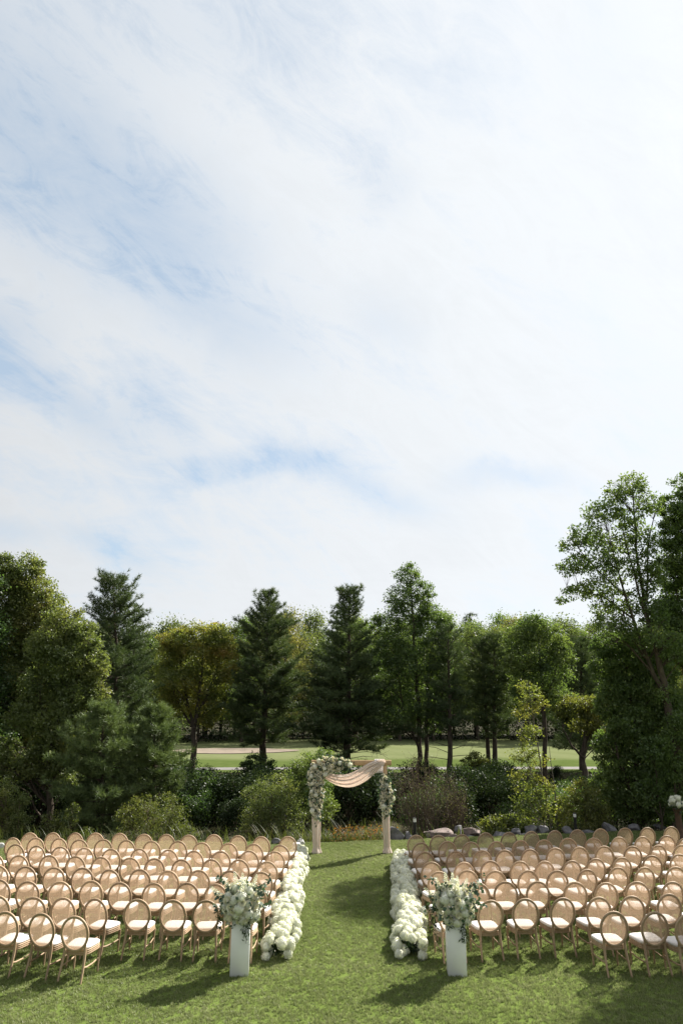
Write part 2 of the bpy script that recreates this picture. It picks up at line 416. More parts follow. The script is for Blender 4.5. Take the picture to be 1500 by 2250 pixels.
def lawn_material(name, blade):
    m, t, out = mat_new(name)
    geo = t.n('ShaderNodeNewGeometry')
    n1 = t.n('ShaderNodeTexNoise', i_Scale=0.35, i_Detail=5.0, i_Roughness=0.6); t.l(geo.outputs['Position'], n1.inputs['Vector'])
    n2 = t.n('ShaderNodeTexNoise', i_Scale=2.6, i_Detail=6.0, i_Roughness=0.7); t.l(geo.outputs['Position'], n2.inputs['Vector'])
    f = t.m('ADD', t.m('MULTIPLY', t.m('SUBTRACT', n1.outputs[0], 0.5), 0.9), t.m('MULTIPLY', t.m('SUBTRACT', n2.outputs[0], 0.5), 0.5))
    if blade:
        a = t.n('ShaderNodeAttribute', attribute_name='tint')
        oi = t.n('ShaderNodeObjectInfo')
        f = t.m('ADD', f, t.m('MULTIPLY', t.m('SUBTRACT', a.outputs['Fac'], 0.5), 0.45))
        f = t.m('ADD', f, t.m('MULTIPLY', t.m('SUBTRACT', oi.outputs['Random'], 0.5), 0.4))
    f = t.m('ADD', f, 0.5, clamp=True)
    if blade:
        c = ramp(t, f, [(0.0, (0.14, 0.18, 0.052)), (0.45, (0.195, 0.235, 0.080)), (0.8, (0.265, 0.285, 0.13)), (1.0, (0.36, 0.365, 0.23))])
    else:
        c = ramp(t, f, [(0.0, (0.07, 0.105, 0.022)), (0.6, (0.11, 0.15, 0.038)), (1.0, (0.18, 0.19, 0.08))])
    dif = t.n('ShaderNodeBsdfDiffuse'); t.l(c, dif.inputs[0])
    if blade:
        tr = t.n('ShaderNodeBsdfTranslucent'); t.l(c, tr.inputs[0])
        mx = t.n('ShaderNodeMixShader'); mx.inputs[0].default_value = 0.45
        t.l(dif.outputs[0], mx.inputs[1]); t.l(tr.outputs[0], mx.inputs[2])
        gl = t.n('ShaderNodeBsdfGlossy'); gl.inputs['Roughness'].default_value = 0.4
        m2 = t.n('ShaderNodeMixShader'); m2.inputs[0].default_value = 0.02
        t.l(mx.outputs[0], m2.inputs[1]); t.l(gl.outputs[0], m2.inputs[2]); t.l(m2.outputs[0], out.inputs[0])
    else:
        t.l(dif.outputs[0], out.inputs[0])
    return m


M['lawn'] = lawn_material('lawn_turf', False)
M['blade'] = lawn_material('grass_blade', True)


def fairway_material():
    m, t, out = mat_new('mown_fairway')
    geo = t.n('ShaderNodeNewGeometry')
    sep = t.n('ShaderNodeSeparateXYZ'); t.l(geo.outputs['Position'], sep.inputs[0])
    n1 = t.n('ShaderNodeTexNoise', i_Scale=0.12, i_Detail=8.0, i_Roughness=0.65); t.l(geo.outputs['Position'], n1.inputs['Vector'])
    # rough near the path, shorter paler turf further out
    y = t.m('ADD', sep.outputs[1], t.m('MULTIPLY', n1.outputs[0], 5.0))
    k = t.m('MULTIPLY', t.m('SUBTRACT', y, 60.0), 0.4, clamp=True)
    n2 = t.n('ShaderNodeTexNoise', i_Scale=1.2, i_Detail=8.0, i_Roughness=0.7); t.l(geo.outputs['Position'], n2.inputs['Vector'])
    a = ramp(t, n2.outputs[0], [(0.3, (0.055, 0.08, 0.022)), (0.7, (0.085, 0.11, 0.035))])
    b = ramp(t, n2.outputs[0], [(0.3, (0.105, 0.125, 0.055)), (0.7, (0.135, 0.15, 0.07))])
    st = t.m('MULTIPLY', t.m('ADD', 1.0, t.m('SINE', t.m('ADD', t.m('MULTIPLY', sep.outputs[0], 1.1), t.m('MULTIPLY', sep.outputs[1], 0.9)))), 0.5)
    b = t.mix(t.m('MULTIPLY', st, 0.35), b, (0.15, 0.165, 0.085))
    d = t.n('ShaderNodeBsdfDiffuse'); t.l(t.mix(k, a, b), d.inputs[0]); t.l(d.outputs[0], out.inputs[0])
    return m


M['fairway'] = fairway_material()


# ------------------------------------------------------------------ the ground
def edge(x):                                   # far edge of the lawn, where the stones lie
    return np.interp(x, [-40, -11, 0, 5.4, 11, 40], [25.0, 24.6, 24.4, 25.5, 26.5, 29])


def sm(t):
    t = np.clip(t, 0, 1); return t * t * (3 - 2 * t)


def gz(x, y):                                  # height of the terrain
    x = np.asarray(x, float); y = np.asarray(y, float)
    e = edge(x)
    dip = sm((y - e) / 2.4) * (1 - sm((y - 40.0) / 7.5))
    bump = 0.10 * np.sin(x * 0.9 + y * 0.6) * np.sin(y * 0.8 - x * 0.4) * dip
    return -0.85 * dip + bump


def grid(name, xs, ys, fz, mat, smooth=True):
    X, Y = np.meshgrid(xs, ys); Z = fz(X, Y); nx, ny = len(xs), len(ys)
    i = np.arange(ny - 1)[:, None] * nx; j = np.arange(nx - 1)[None]
    Fq = np.stack([i + j, i + j + 1, i + nx + j + 1, i + nx + j], -1).reshape(-1, 4)
    return MB().add(np.stack([X, Y, Z], -1).reshape(-1, 3), Fq).build(name, mat, None, smooth)


ys = np.concatenate([np.linspace(-60, 22, 12), np.linspace(23, 50, 82), np.linspace(52, 120, 20), np.linspace(140, 900, 12)])
tag(grid('ground', np.concatenate([np.linspace(-700, -60, 9), np.linspace(-50, 50, 101), np.linspace(60, 700, 9)]), ys, gz, M['soil']), kind='structure')
# lawn sheet: follows the edge, 6 mm above the ground
xs = np.linspace(-45, 45, 121); tt = np.linspace(0, 1, 60)
LX, LT = np.meshgrid(xs, tt); LY = -20 + LT * (edge(LX) + 0.15 * np.sin(LX * 2.1) + 0.1 + 20)
nx = len(xs); i = np.arange(59)[:, None] * nx; j = np.arange(nx - 1)[None]
Fq = np.stack([i + j, i + j + 1, i + nx + j + 1, i + nx + j], -1).reshape(-1, 4)
tag(MB().add(np.stack([LX, LY, gz(LX, LY) + 0.006], -1).reshape(-1, 3), Fq).build('lawn', M['lawn'], None, True), kind='structure')


def fz_fair(x, y):
    t = sm((y - 53.5) / 16) * sm((96 - y) / 9)
    return 0.012 + t * (0.20 + 0.10 * np.sin(x * 0.11 + 0.6) + 0.06 * np.sin(x * 0.23 + y * 0.1))


tag(grid('fairway', np.linspace(-110, 110, 111), np.linspace(48.2, 88, 81), fz_fair, M['fairway']), kind='structure')
tag(grid('cart_path', np.linspace(-110, 110, 221), np.linspace(0, 1, 3), lambda X, Y: 0 * X + 0.020, M['path']), kind='structure')
pm = bpy.data.objects['cart_path'].data
for v in pm.vertices:                          # the path bends a little
    v.co.y = 50.2 + 1.9 * v.co.y + 0.35 * math.sin(v.co.x * 0.08)
# sand bunker: a lobed sheet draped over the fairway with a raised far lip
bx0, bx1 = gr(375, 1655).x, gr(640, 1655).x
mb = MB(); na, nr = 72, 6; V = []
for r_ in range(nr + 1):
    for a_ in range(na):
        th = a_ / na * 2 * math.pi; k = r_ / nr * (1 + 0.10 * math.sin(3 * th + 1) + 0.06 * math.sin(7 * th))
        x = (bx0 + bx1) / 2 + math.cos(th) * k * (bx1 - bx0) / 2; y = 66.6 + math.sin(th) * k * 1.9
        V.append((x, y, float(fz_fair(x, y)) + 0.05 + 0.22 * max(0, math.sin(th)) * (r_ / nr) ** 3))
Fq = [[r_ * na + a_, r_ * na + (a_ + 1) % na, (r_ + 1) * na + (a_ + 1) % na, (r_ + 1) * na + a_] for r_ in range(nr) for a_ in range(na)]
tag(mb.add(V, Fq).build('sand_bunker', M['sand'], None, True), kind='structure')

# grass on the lawn: blades in tufts, scattered by geometry nodes
tufts = []
for q in range(4):
    r = np.random.default_rng(50 + q); mb = MB(); n = 16
    for b in range(n):
        a = r.uniform(0, 6.28); p = np.array([r.normal(0, .022), r.normal(0, .022), -0.004]); hgt = r.uniform(.018, .04); lean = r.uniform(0.2, 1.0) * hgt
        dx = np.array([math.cos(a), math.sin(a), 0]); w = np.array([-dx[1], dx[0], 0]) * r.uniform(.0022, .0042)
        m1 = p + dx * lean * .35 + [0, 0, hgt * .6]; m2 = p + dx * lean + [0, 0, hgt]
        mb.add([p - w, p + w, m1 + w * .8, m1 - w * .8, m2], [[0, 1, 2, 3]], r.uniform(0, 1)); mb.f[3].append(np.array([[3, 2, 4]]) + mb.n - 5)
    tufts.append(bpy.data.objects.new('grass_tuft', mb.mesh('grass_tuft', M['blade'])))
gx = np.linspace(-16, 17, 67); tt = np.linspace(0, 1, 40)
LX, LT = np.meshgrid(gx, tt); LY = 9.5 + LT * (edge(LX) + 0.15 * np.sin(LX * 2.1) + 0.05 - 9.5)
nx = len(gx); i = np.arange(39)[:, None] * nx; j = np.arange(nx - 1)[None]
Fq = np.stack([i + j, i + j + 1, i + nx + j + 1, i + nx + j], -1).reshape(-1, 4)
go = MB().add(np.stack([LX, LY, gz(LX, LY) + 0.006], -1).reshape(-1, 3), Fq).build('lawn_grass', M['blade'])
tag(go, 'short mown green grass covering the lawn', 'grass', kind='stuff')
ng = bpy.data.node_groups.new('lawn_grass', 'GeometryNodeTree')
ng.interface.new_socket('Geometry', in_out='INPUT', socket_type='NodeSocketGeometry')
ng.interface.new_socket('Geometry', in_out='OUTPUT', socket_type='NodeSocketGeometry')
N = ng.nodes; gi = N.new('NodeGroupInput'); gout = N.new('NodeGroupOutput')
dp = N.new('GeometryNodeDistributePointsOnFaces'); dp.inputs['Density'].default_value = 420; dp.inputs['Seed'].default_value = 3
ip = N.new('GeometryNodeInstanceOnPoints'); ip.inputs['Pick Instance'].default_value = True
jg = N.new('GeometryNodeJoinGeometry')
for t_ in tufts:
    oi = N.new('GeometryNodeObjectInfo'); oi.inputs['Object'].default_value = t_; oi.inputs['As Instance'].default_value = True
    ng.links.new(oi.outputs['Geometry'], jg.inputs[0])
rv = N.new('FunctionNodeRandomValue'); rv.data_type = 'FLOAT_VECTOR'
rv.inputs[0].default_value = (-.15, -.15, 0); rv.inputs[1].default_value = (.15, .15, 6.283)
rs = N.new('FunctionNodeRandomValue'); rs.inputs[2].default_value = 0.7; rs.inputs[3].default_value = 1.35
ng.links.new(gi.outputs[0], dp.inputs['Mesh']); ng.links.new(dp.outputs['Points'], ip.inputs['Points'])
ng.links.new(jg.outputs[0], ip.inputs['Instance']); ng.links.new(rv.outputs[0], ip.inputs['Rotation']); ng.links.new(rs.outputs[1], ip.inputs['Scale'])
ng.links.new(ip.outputs[0], gout.inputs[0])
md = go.modifiers.new('lawn_grass', 'NODES'); md.node_group = ng


# ------------------------------------------------------------------ trees and shrubs
def blob_points(n, r, shell=0.35):
    d = unit(n, r); k = r.uniform(shell, 1, n) ** 0.6
    return d * k[:, None]


def plant(name, label, cat, d, stems, lobes, leaf, mat, bark='bark', seed=1, dens=1.0, group=None, depth=0.85, twigs=0.5,
          csize=0.24, width=0.62, ground=None, offs=None, leafdrop=0.25):
    """broad-leaved tree or shrub. stems: lists of (px, py, radius in m); lobes: (px, py, half width, half height[, distance offset]) of leaf masses"""
    r = np.random.default_rng(seed)
    P0 = at(stems[0][0][0], stems[0][0][1], d)
    base = Vector((P0.x, d, float(gz(P0.x, d)) if ground is None else ground))
    root = thing(name, label, cat, base, 0, group)
    B = np.array(base)
    tr = MB(); sp = []; sr = []
    for k, st in enumerate(stems):
        pts = [np.array(at(px, py, d)) + [0, r.normal(0, .12) if q else 0, 0] for q, (px, py, _) in enumerate(st)]
        if pts[0][2] < B[2] + 2.5 and k == 0 or pts[0][2] < B[2] + 0.3: pts[0][2] = B[2] - 0.08
        rad = [q[2] for q in st]
        # finer, slightly crooked line
        fp, fr = [], []
        for a in range(len(pts) - 1):
            m_ = max(3, int(np.linalg.norm(pts[a + 1] - pts[a]) / 0.6))
            for q in range(m_):
                f_ = q / m_
                fp.append(pts[a] * (1 - f_) + pts[a + 1] * f_ + r.normal(0, .02 + .12 * rad[a], 3) * (1 if q else 0)); fr.append(rad[a] * (1 - f_) + rad[a + 1] * f_)
        fp.append(pts[-1]); fr.append(rad[-1])
        fp = np.array(fp); fr = np.array(fr)
        if pts[0][2] < B[2]: fr[0] *= 1.35
        tube(tr, fp - B, fr, 8, r.uniform(0, 1))
        sp.append(fp); sr.append(fr)
    SPt = np.concatenate(sp); SRt = np.concatenate(sr)
    cr = MB()
    for lb in lobes:
        px, py, rx, ry = lb[:4]; dy = lb[4] if len(lb) > 4 else r.uniform(-.35, .35) * rx * mpp(py, d)
        m_ = mpp(py, d); c = np.array(at(px, py, d + dy)); R = np.array([rx * m_, rx * m_ * depth, ry * m_ * 1.02])
        nl = int(rx * ry * dens * 1.9); nc = max(6, int(rx * ry / 48))
        cc = blob_points(nc, r, .3) * R + c
        own = r.uniform(0, 1)
        idx = r.integers(0, nc, nl)
        cs = csize * R.mean() * r.uniform(.5, 1.6, nc)
        g = blob_points(nl, r, .02) * 1.75 * cs[idx][:, None] * [1, 1, .62]
        Pn = cc[idx] + g
        lo_ = r.uniform(size=nl) < .27; Pn[lo_] = (blob_points(nl, r, .1) * R * 1.04 + c)[lo_]
        ct = r.uniform(0, 1, nc)
        leaves(cr, Pn - B, leaf, r, leafdrop, width, np.clip(.45 * ct[idx] + .2 * own + .35 * r.uniform(0, 1, nl), 0, 1))
        for q in range(nc):                    # a limb to the leaf cluster
            if r.uniform() > twigs: continue
            dd = SPt - cc[q]; hor = np.linalg.norm(dd[:, :2], axis=1)
            cost = hor + np.abs((cc[q][2] - SPt[:, 2]) - 0.75 * hor) * .9 + r.uniform(0, .5, len(hor))
            a = int(np.argmin(cost)); p0 = SPt[a]; L = np.linalg.norm(cc[q] - p0)
            mid = p0 * .5 + cc[q] * .5 + [0, 0, .10 * L] + r.normal(0, .05 * L, 3)
            q1 = p0 * .75 + cc[q] * .25 + [0, 0, .04 * L] + r.normal(0, .02 * L, 3)
            r0 = min(SRt[a] * .55, .012 + .013 * L)
            tube(tr, np.array([p0, q1, mid, cc[q]]) - B, [r0, r0 * .8, r0 * .6, r0 * .25], 4, .5, False)
            for _ in range(2):
                e = cc[q] + r.normal(0, 1, 3) * cs[q] * [1.2, 1.2, .8]
                tube(tr, np.array([mid * .4 + cc[q] * .6, (mid + e) / 2 + [0, 0, .03], e]) - B, [r0 * .3, r0 * .22, r0 * .12], 3, .5, False)
    tr.build('trunk' if cat == 'tree' else 'stems', M[bark], root, True)
    cr.build('crown' if cat == 'tree' else 'foliage', M[mat], root)
    return root


def pine(label, d, trunk, prof, seed, mat='needle', step=.42, nb=5, group=None, ln=.23, base_r=.17, lift=.55, nn=9, wd=.026, bare=()):
    """white pine: whorls of limbs, flat sprays of branchlets, tufts of needles. prof: (py, half width in px) from the top down"""
    r = np.random.default_rng(seed)
    top = np.array(at(*trunk[0], d)); pb = at(*trunk[1], d)
    base = np.array([pb.x, d, float(gz(pb.x, d))])
    root = thing('pine_tree', label, 'tree', base, 0, group)
    tr = MB(); cr = MB()
    hs = np.linspace(0, 1, 14)
    ax = lambda z: base + (top - base) * np.clip((z - base[2]) / (top[2] - base[2]), 0, 1)
    pts = np.array([base + (top - base) * h for h in hs]); pts[1:-1, :2] += r.normal(0, .03, (12, 2)); pts[0, 2] -= .08
    tube(tr, pts - base, base_r * (1 - hs) ** .85 + .012, 8)
    zs = [at(750, py, d).z for py, _ in prof]; ws = [w * mpp(py, d) * 1.08 for py, w in prof]
    o = np.argsort(zs); zs = np.array(zs)[o]; ws = np.array(ws)[o]
    z = zs[0]; TP, TD = [], []
    while z < zs[-1] + .05:
        f = (z - zs[0]) / (zs[-1] - zs[0]); W = np.interp(z, zs, ws)
        a0 = r.uniform(0, 6.28); lvl = r.uniform(.66, 1.22)
        for b in range(nb + (1 if f < .6 else 0)):
            az = a0 + b * 6.283 / nb + r.normal(0, .22); L = max(.25, W * r.triangular(.4, .95, 1.2) * lvl)
            z0 = min(z + r.uniform(-.5, .5) * step, top[2] - .25 - .3 * L)
            ang = math.radians(-4 + 54 * max(0, f - .1) ** 1.4 + r.normal(0, 11)); up = lift * (.5 + r.uniform(0, .6))
            dh = np.array([math.cos(az), math.sin(az), 0])
            s = np.linspace(0, 1, 6)
            # start lower so that the tip ends near the height of the profile
            zc = z0 - .5 * L * math.tan(max(0, ang))
            p = ax(max(zc, base[2] + .3))[None] + dh * (s * L)[:, None] * math.cos(max(0, ang) * .6) + np.array([0, 0, 1]) * (s * L * math.tan(ang) * .8 + up * L * .45 * s ** 2.2)[:, None]
            p[1:] += r.normal(0, .025 * L, (5, 3))
            r0 = min(.05, .010 + .011 * L)
            tube(tr, p - base, r0 * (1 - .8 * s), 4, .5, False)
            nbl = max(4, int(L / .13))
            for q in range(nbl):
                s0 = .22 + .78 * (q + r.uniform(0, 1)) / nbl; s0 = min(s0, 1)
                k = s0 * 5; i0 = min(int(k), 4); pp = p[i0] + (p[i0 + 1] - p[i0]) * (k - i0)
                dr = p[i0 + 1] - p[i0]; dr /= np.linalg.norm(dr) + 1e-9
                side = np.cross(dr, [0, 0, 1.0]); side /= np.linalg.norm(side) + 1e-9
                bl = (.34 * L * (1.05 - s0) + .24) * r.uniform(.6, 1.25)
                dv = dr * r.uniform(.5, 1.0) + side * (1 if q % 2 else -1) * r.uniform(.35, 1.0) + np.array([0, 0, r.uniform(-.05, .75)]); dv /= np.linalg.norm(dv)
                nt = max(1, int(bl / .11))
                for w_ in range(nt + 1):
                    TP.append(pp + dv * bl * (w_ + .6) / (nt + .6) + r.normal(0, .02, 3)); TD.append(dv + [0, 0, .25])
            TP.append(p[-1]); TD.append(dh * .6 + [0, 0, .5])
        z += step * r.uniform(.8, 1.2) * (1 - .35 * f)
    TP = np.array(TP); TD = np.array(TD); ok = TP[:, 2] < top[2] + .18; TP, TD = TP[ok], TD[ok]; TD /= np.linalg.norm(TD, axis=1)[:, None]
    needles(cr, TP - base, TD, r, nn, ln, wd)
    for zf, az, L, droop in bare:              # dead limbs under the crown
        p0 = base + (top - base) * zf
        p1 = p0 + np.array([math.cos(az) * L, math.sin(az) * L * .6, droop * L])
        mid = (p0 + p1) / 2 + [0, 0, .06 * L]
        tube(tr, np.array([p0, mid, p1]) - base, [.03, .02, .008], 4, .5, False)
        for q in range(4):
            a = p0 + (p1 - p0) * r.uniform(.4, .95); e = a + r.normal(0, .28, 3)
            tube(tr, np.array([a, (a + e) / 2, e]) - base, [.01, .007, .003], 3, .5, False)
    tr.build('trunk', M['bark'], root, True); cr.build('crown', M[mat], root)
    return root


# --- left group
plant('maple_tree', 'tall olive green tree at the far left with bright leafy top', 'tree', 34,
      [[(35, 1760, .20), (45, 1600, .15), (50, 1400, .09), (55, 1250, .03)], [(45, 1600, .10), (85, 1450, .06), (100, 1320, .02)], [(40, 1640, .09), (5, 1480, .06), (0, 1360, .02)]],
      [(55, 1262, 42, 45), (20, 1310, 45, 60), (95, 1320, 42, 55), (55, 1370, 70, 60), (10, 1430, 60, 60), (110, 1420, 55, 60), (50, 1500, 75, 60), (10, 1570, 50, 50), (120, 1520, 50, 50), (60, 1600, 60, 40), (5, 1245, 30, 30)],
      .115, 'leaf_olive', seed=11, dens=1.5, csize=.21)
plant('maple_tree', 'rusty olive tree left of the tall pine with orange tinged lower leaves', 'tree', 30.5,
      [[(110, 1800, .14), (120, 1640, .11), (138, 1500, .075), (142, 1360, .025)], [(118, 1650, .08), (165, 1520, .05), (200, 1420, .015)], [(118, 1650, .07), (90, 1540, .05), (85, 1440, .015)], [(125, 1600, .05), (190, 1560, .03), (225, 1520, .01)]],
      [(142, 1375, 45, 42), (105, 1420, 45, 42), (185, 1410, 42, 40), (145, 1460, 62, 50), (205, 1470, 38, 40), (95, 1510, 55, 45), (170, 1530, 60, 45), (215, 1530, 28, 32), (120, 1585, 60, 36), (175, 1615, 45, 30), (60, 1575, 40, 40), (110, 1640, 45, 30), (165, 1650, 40, 26), (60, 1680, 50, 34), (130, 1700, 50, 30), (10, 1660, 40, 40)],
      .105, 'leaf_olive', seed=12, dens=1.35, csize=.21)
plant('broadleaf_tree', 'dark green tree cut off by the left frame edge', 'tree', 32,
      [[(-70, 1780, .2), (-75, 1550, .14), (-70, 1300, .04)]],
      [(-60, 1290, 60, 60), (-70, 1400, 80, 80), (-60, 1520, 80, 80), (-40, 1640, 70, 60), (-100, 1620, 60, 60)], .12, 'leaf_dark', seed=13, dens=1.1)
pine('tall pine behind the rusty olive tree, upswept limbs at its top', 41, ((250, 1262), (262, 1740)),
     [(1262, 14), (1285, 36), (1320, 48), (1350, 66), (1400, 66), (1460, 78), (1540, 92), (1620, 96), (1670, 80)], 21, lift=.55, ln=.25, nn=10)
pine('small feathery pine behind the seats at left, the broader of two', 28.5, ((228, 1545), (225, 1850)),
     [(1545, 12), (1580, 40), (1620, 62), (1670, 82), (1720, 92), (1770, 95), (1810, 80)], 22, 'needle_soft', .34, 6, ln=.23, base_r=.09, lift=.6, nn=13)
pine('small feathery pine left of the golf bunker view, the narrower of two', 29.5, ((342, 1550), (335, 1850)),
     [(1550, 10), (1580, 32), (1620, 54), (1665, 66), (1700, 66), (1740, 60), (1790, 40)], 23, 'needle_soft', .33, 6, ln=.23, base_r=.085, lift=.6, nn=13)
plant('maple_tree', 'round maple turning yellow and orange at the top beside the sand bunker', 'tree', 47,
      [[(420, 1705, .21), (424, 1610, .17), (432, 1575, .14), (445, 1480, .07), (450, 1390, .02)], [(426, 1600, .11), (405, 1500, .06), (390, 1420, .02)], [(432, 1575, .09), (470, 1490, .05), (490, 1420, .02)], [(426, 1600, .08), (375, 1520, .05), (360, 1460, .02)]],
      [(440, 1390, 52, 24), (395, 1405, 42, 30), (480, 1405, 40, 36), (370, 1450, 40, 40), (425, 1445, 60, 36), (490, 1455, 34, 44), (390, 1500, 52, 36), (465, 1505, 46, 38), (420, 1545, 52, 28), (365, 1540, 34, 30), (478, 1555, 26, 26), (450, 1585, 22, 20)],
      .135, 'leaf_gold', seed=14, dens=1.5, csize=.21)
# --- middle
pine('tall conical pine left of the arch beyond the hedge', 47.5, ((592, 1296), (575, 1712)),
     [(1296, 12), (1325, 34), (1355, 44), (1385, 58), (1430, 62), (1480, 78), (1530, 94), (1575, 102), (1610, 88), (1632, 60)], 24, base_r=.24, nn=11, ln=.25,
     bare=[(.16, 0.2, 2.2, .02), (.17, 3.0, 2.0, .05)])
pine('wide spreading pine standing right behind the arch', 46, ((768, 1290), (761, 1715)),
     [(1290, 14), (1315, 34), (1345, 38), (1372, 26), (1400, 42), (1440, 56), (1490, 86), (1540, 112), (1585, 122), (1620, 118), (1645, 84)], 25, base_r=.26, nn=11, ln=.25, lift=.45,
     bare=[(.12, .1, 2.6, -.05), (.10, 3.1, 2.4, -.02), (.15, .6, 2.0, .35), (.14, 2.6, 2.2, .30), (.09, 0.0, 2.0, .06)])
plant('ash_tree', 'tallest light green leafy tree between two pines right of the arch', 'tree', 46,
      [[(921, 1715, .17), (918, 1560, .14), (908, 1400, .08), (900, 1250, .02)], [(938, 1715, .15), (936, 1580, .12), (945, 1440, .06), (965, 1360, .02)], [(918, 1640, .08), (885, 1560, .06), (870, 1440, .04), (855, 1370, .015)], [(936, 1600, .06), (985, 1490, .03), (990, 1420, .015)]],
      [(898, 1268, 30, 34), (932, 1300, 24, 26), (878, 1315, 38, 34), (915, 1335, 40, 36), (852, 1365, 38, 32), (945, 1365, 42, 34), (975, 1375, 24, 26), (900, 1395, 58, 40), (960, 1425, 42, 38), (855, 1430, 44, 40), (910, 1460, 66, 42), (975, 1480, 34, 36), (865, 1500, 50, 40), (930, 1530, 60, 40), (880, 1570, 50, 34), (955, 1580, 40, 30)],
      .125, 'leaf_green', seed=15, dens=1.15, csize=.21)
pine('thin pine with bare lower limbs right of the tallest leafy tree', 44.5, ((985, 1372), (988, 1730)),
     [(1372, 12), (1410, 34), (1450, 46), (1500, 48), (1550, 54), (1600, 58)], 26, base_r=.17, step=.55, nn=9,
     bare=[(.16, .1, 2.2, -.05), (.14, 3.0, 2.3, .02), (.20, .5, 2.0, .1), (.22, 2.8, 2.0, .15), (.18, 3.4, 1.8, .25)])
pine('one of two close pine trunks, the straighter stem on the right', 46, ((1085, 1392), (1086, 1718)),
     [(1392, 14), (1425, 36), (1470, 46), (1530, 54), (1590, 50), (1615, 30)], 27, base_r=.17)
pine('one of two close pine trunks, the leaning stem on the left', 46.6, ((1055, 1405), (1076, 1718)),
     [(1405, 14), (1435, 30), (1480, 40), (1540, 46), (1595, 40)], 28, base_r=.15)
plant('ash_tree', 'round topped green tree with grey trunk left of the big right tree', 'tree', 43.5,
      [[(1197, 1735, .15), (1195, 1600, .13), (1188, 1480, .08), (1180, 1370, .02)], [(1193, 1560, .07), (1220, 1470, .04), (1235, 1410, .015)], [(1193, 1570, .06), (1150, 1480, .04), (1135, 1420, .015)]],
      [(1175, 1375, 48, 26), (1140, 1405, 36, 36), (1212, 1402, 38, 34), (1178, 1430, 58, 36), (1240, 1440, 26, 32), (1135, 1460, 32, 34), (1200, 1480, 52, 36), (1150, 1510, 36, 30), (1215, 1530, 40, 26)],
      .125, 'leaf_green', seed=16, dens=1.3, csize=.21)
pine('dark dense pine in shade behind the short yellow green tree', 50, ((1275, 1400), (1278, 1690)),
     [(1400, 16), (1440, 50), (1490, 66), (1550, 76), (1610, 78), (1640, 60)], 29, base_r=.2)
plant('broadleaf_tree', 'short spreading tree with yellow green leaves above a dark trunk', 'tree', 42.5,
      [[(1284, 1725, .19), (1283, 1650, .16), (1285, 1610, .1), (1290, 1560, .03)], [(1283, 1665, .09), (1255, 1640, .06), (1235, 1600, .03)], [(1284, 1630, .07), (1315, 1580, .03)]],
      [(1270, 1545, 46, 20), (1310, 1555, 36, 26), (1238, 1565, 26, 18), (1295, 1590, 42, 26), (1320, 1620, 26, 30)], .13, 'leaf_lime', seed=17, dens=1.3, csize=.21)
# --- right
plant('maple_tree', 'big open tree at right with leaning forked trunk and sky showing through', 'tree', 27.4,
      [[(1508, 1790, .20), (1492, 1690, .18), (1474, 1600, .16), (1462, 1530, .14), (1440, 1440, .10), (1420, 1330, .07), (1398, 1200, .045), (1388, 1060, .015)],
       [(1464, 1535, .10), (1425, 1450, .08), (1385, 1350, .055), (1355, 1260, .03), (1335, 1170, .012)],
       [(1432, 1400, .06), (1400, 1300, .04), (1372, 1180, .02)], [(1418, 1320, .05), (1425, 1200, .03), (1440, 1110, .012)],
       [(1372, 1310, .04), (1310, 1240, .025), (1250, 1190, .01)], [(1390, 1360, .04), (1320, 1310, .025), (1240, 1290, .01)]],
      [(1390, 1062, 34, 28), (1352, 1085, 34, 30), (1425, 1105, 34, 30), (1318, 1125, 40, 30), (1375, 1135, 44, 32), (1285, 1175, 42, 28), (1345, 1190, 50, 32), (1245, 1195, 24, 16), (1415, 1190, 38, 36),
       (1300, 1235, 52, 28), (1250, 1250, 30, 20), (1370, 1250, 48, 30), (1430, 1270, 36, 36), (1320, 1290, 52, 26), (1270, 1300, 34, 18), (1232, 1318, 14, 8), (1390, 1320, 40, 30), (1340, 1340, 44, 20), (1440, 1350, 34, 30), (1335, 1375, 44, 24), (1400, 1395, 52, 34), (1470, 1420, 40, 36), (1440, 1520, 26, 30)],
      .105, 'leaf_green', 'bark', seed=18, dens=.50, csize=.27, twigs=.8)
plant('maple_tree', 'tall dense green tree cut off by the right frame edge', 'tree', 30,
      [[(1560, 1800, .22), (1545, 1500, .16), (1520, 1250, .07), (1505, 1080, .02)], [(1545, 1450, .08), (1490, 1330, .04), (1470, 1240, .015)]],
      [(1508, 1075, 34, 34), (1475, 1115, 30, 34), (1530, 1140, 60, 50), (1478, 1180, 36, 40), (1520, 1230, 60, 50), (1468, 1260, 36, 40), (1510, 1320, 60, 50), (1465, 1350, 40, 36), (1520, 1410, 70, 50), (1560, 1280, 60, 60), (1580, 1420, 60, 60), (1475, 1430, 50, 36)],
      .105, 'leaf_green', seed=19, dens=1.4, csize=.21)
plant('broadleaf_tree', 'dense shrubby tree filling the right side under the big open tree', 'tree', 28.5,
      [[(1400, 1830, .12), (1395, 1650, .09), (1385, 1500, .04), (1375, 1420, .015)], [(1405, 1800, .09), (1445, 1640, .06), (1450, 1520, .02)], [(1395, 1760, .07), (1350, 1660, .04), (1340, 1560, .015)]],
      [(1345, 1418, 46, 26), (1385, 1440, 44, 36), (1330, 1465, 36, 34), (1435, 1470, 52, 40), (1370, 1510, 56, 42), (1330, 1545, 30, 34), (1450, 1545, 58, 46), (1390, 1590, 60, 42), (1340, 1640, 40, 44), (1445, 1630, 60, 46), (1390, 1680, 56, 44), (1340, 1730, 42, 44), (1460, 1715, 52, 46), (1400, 1765, 56, 40), (1480, 1790, 40, 36), (1490, 1640, 40, 60)],
      .105, 'leaf_green', seed=20, dens=1.35, csize=.21)
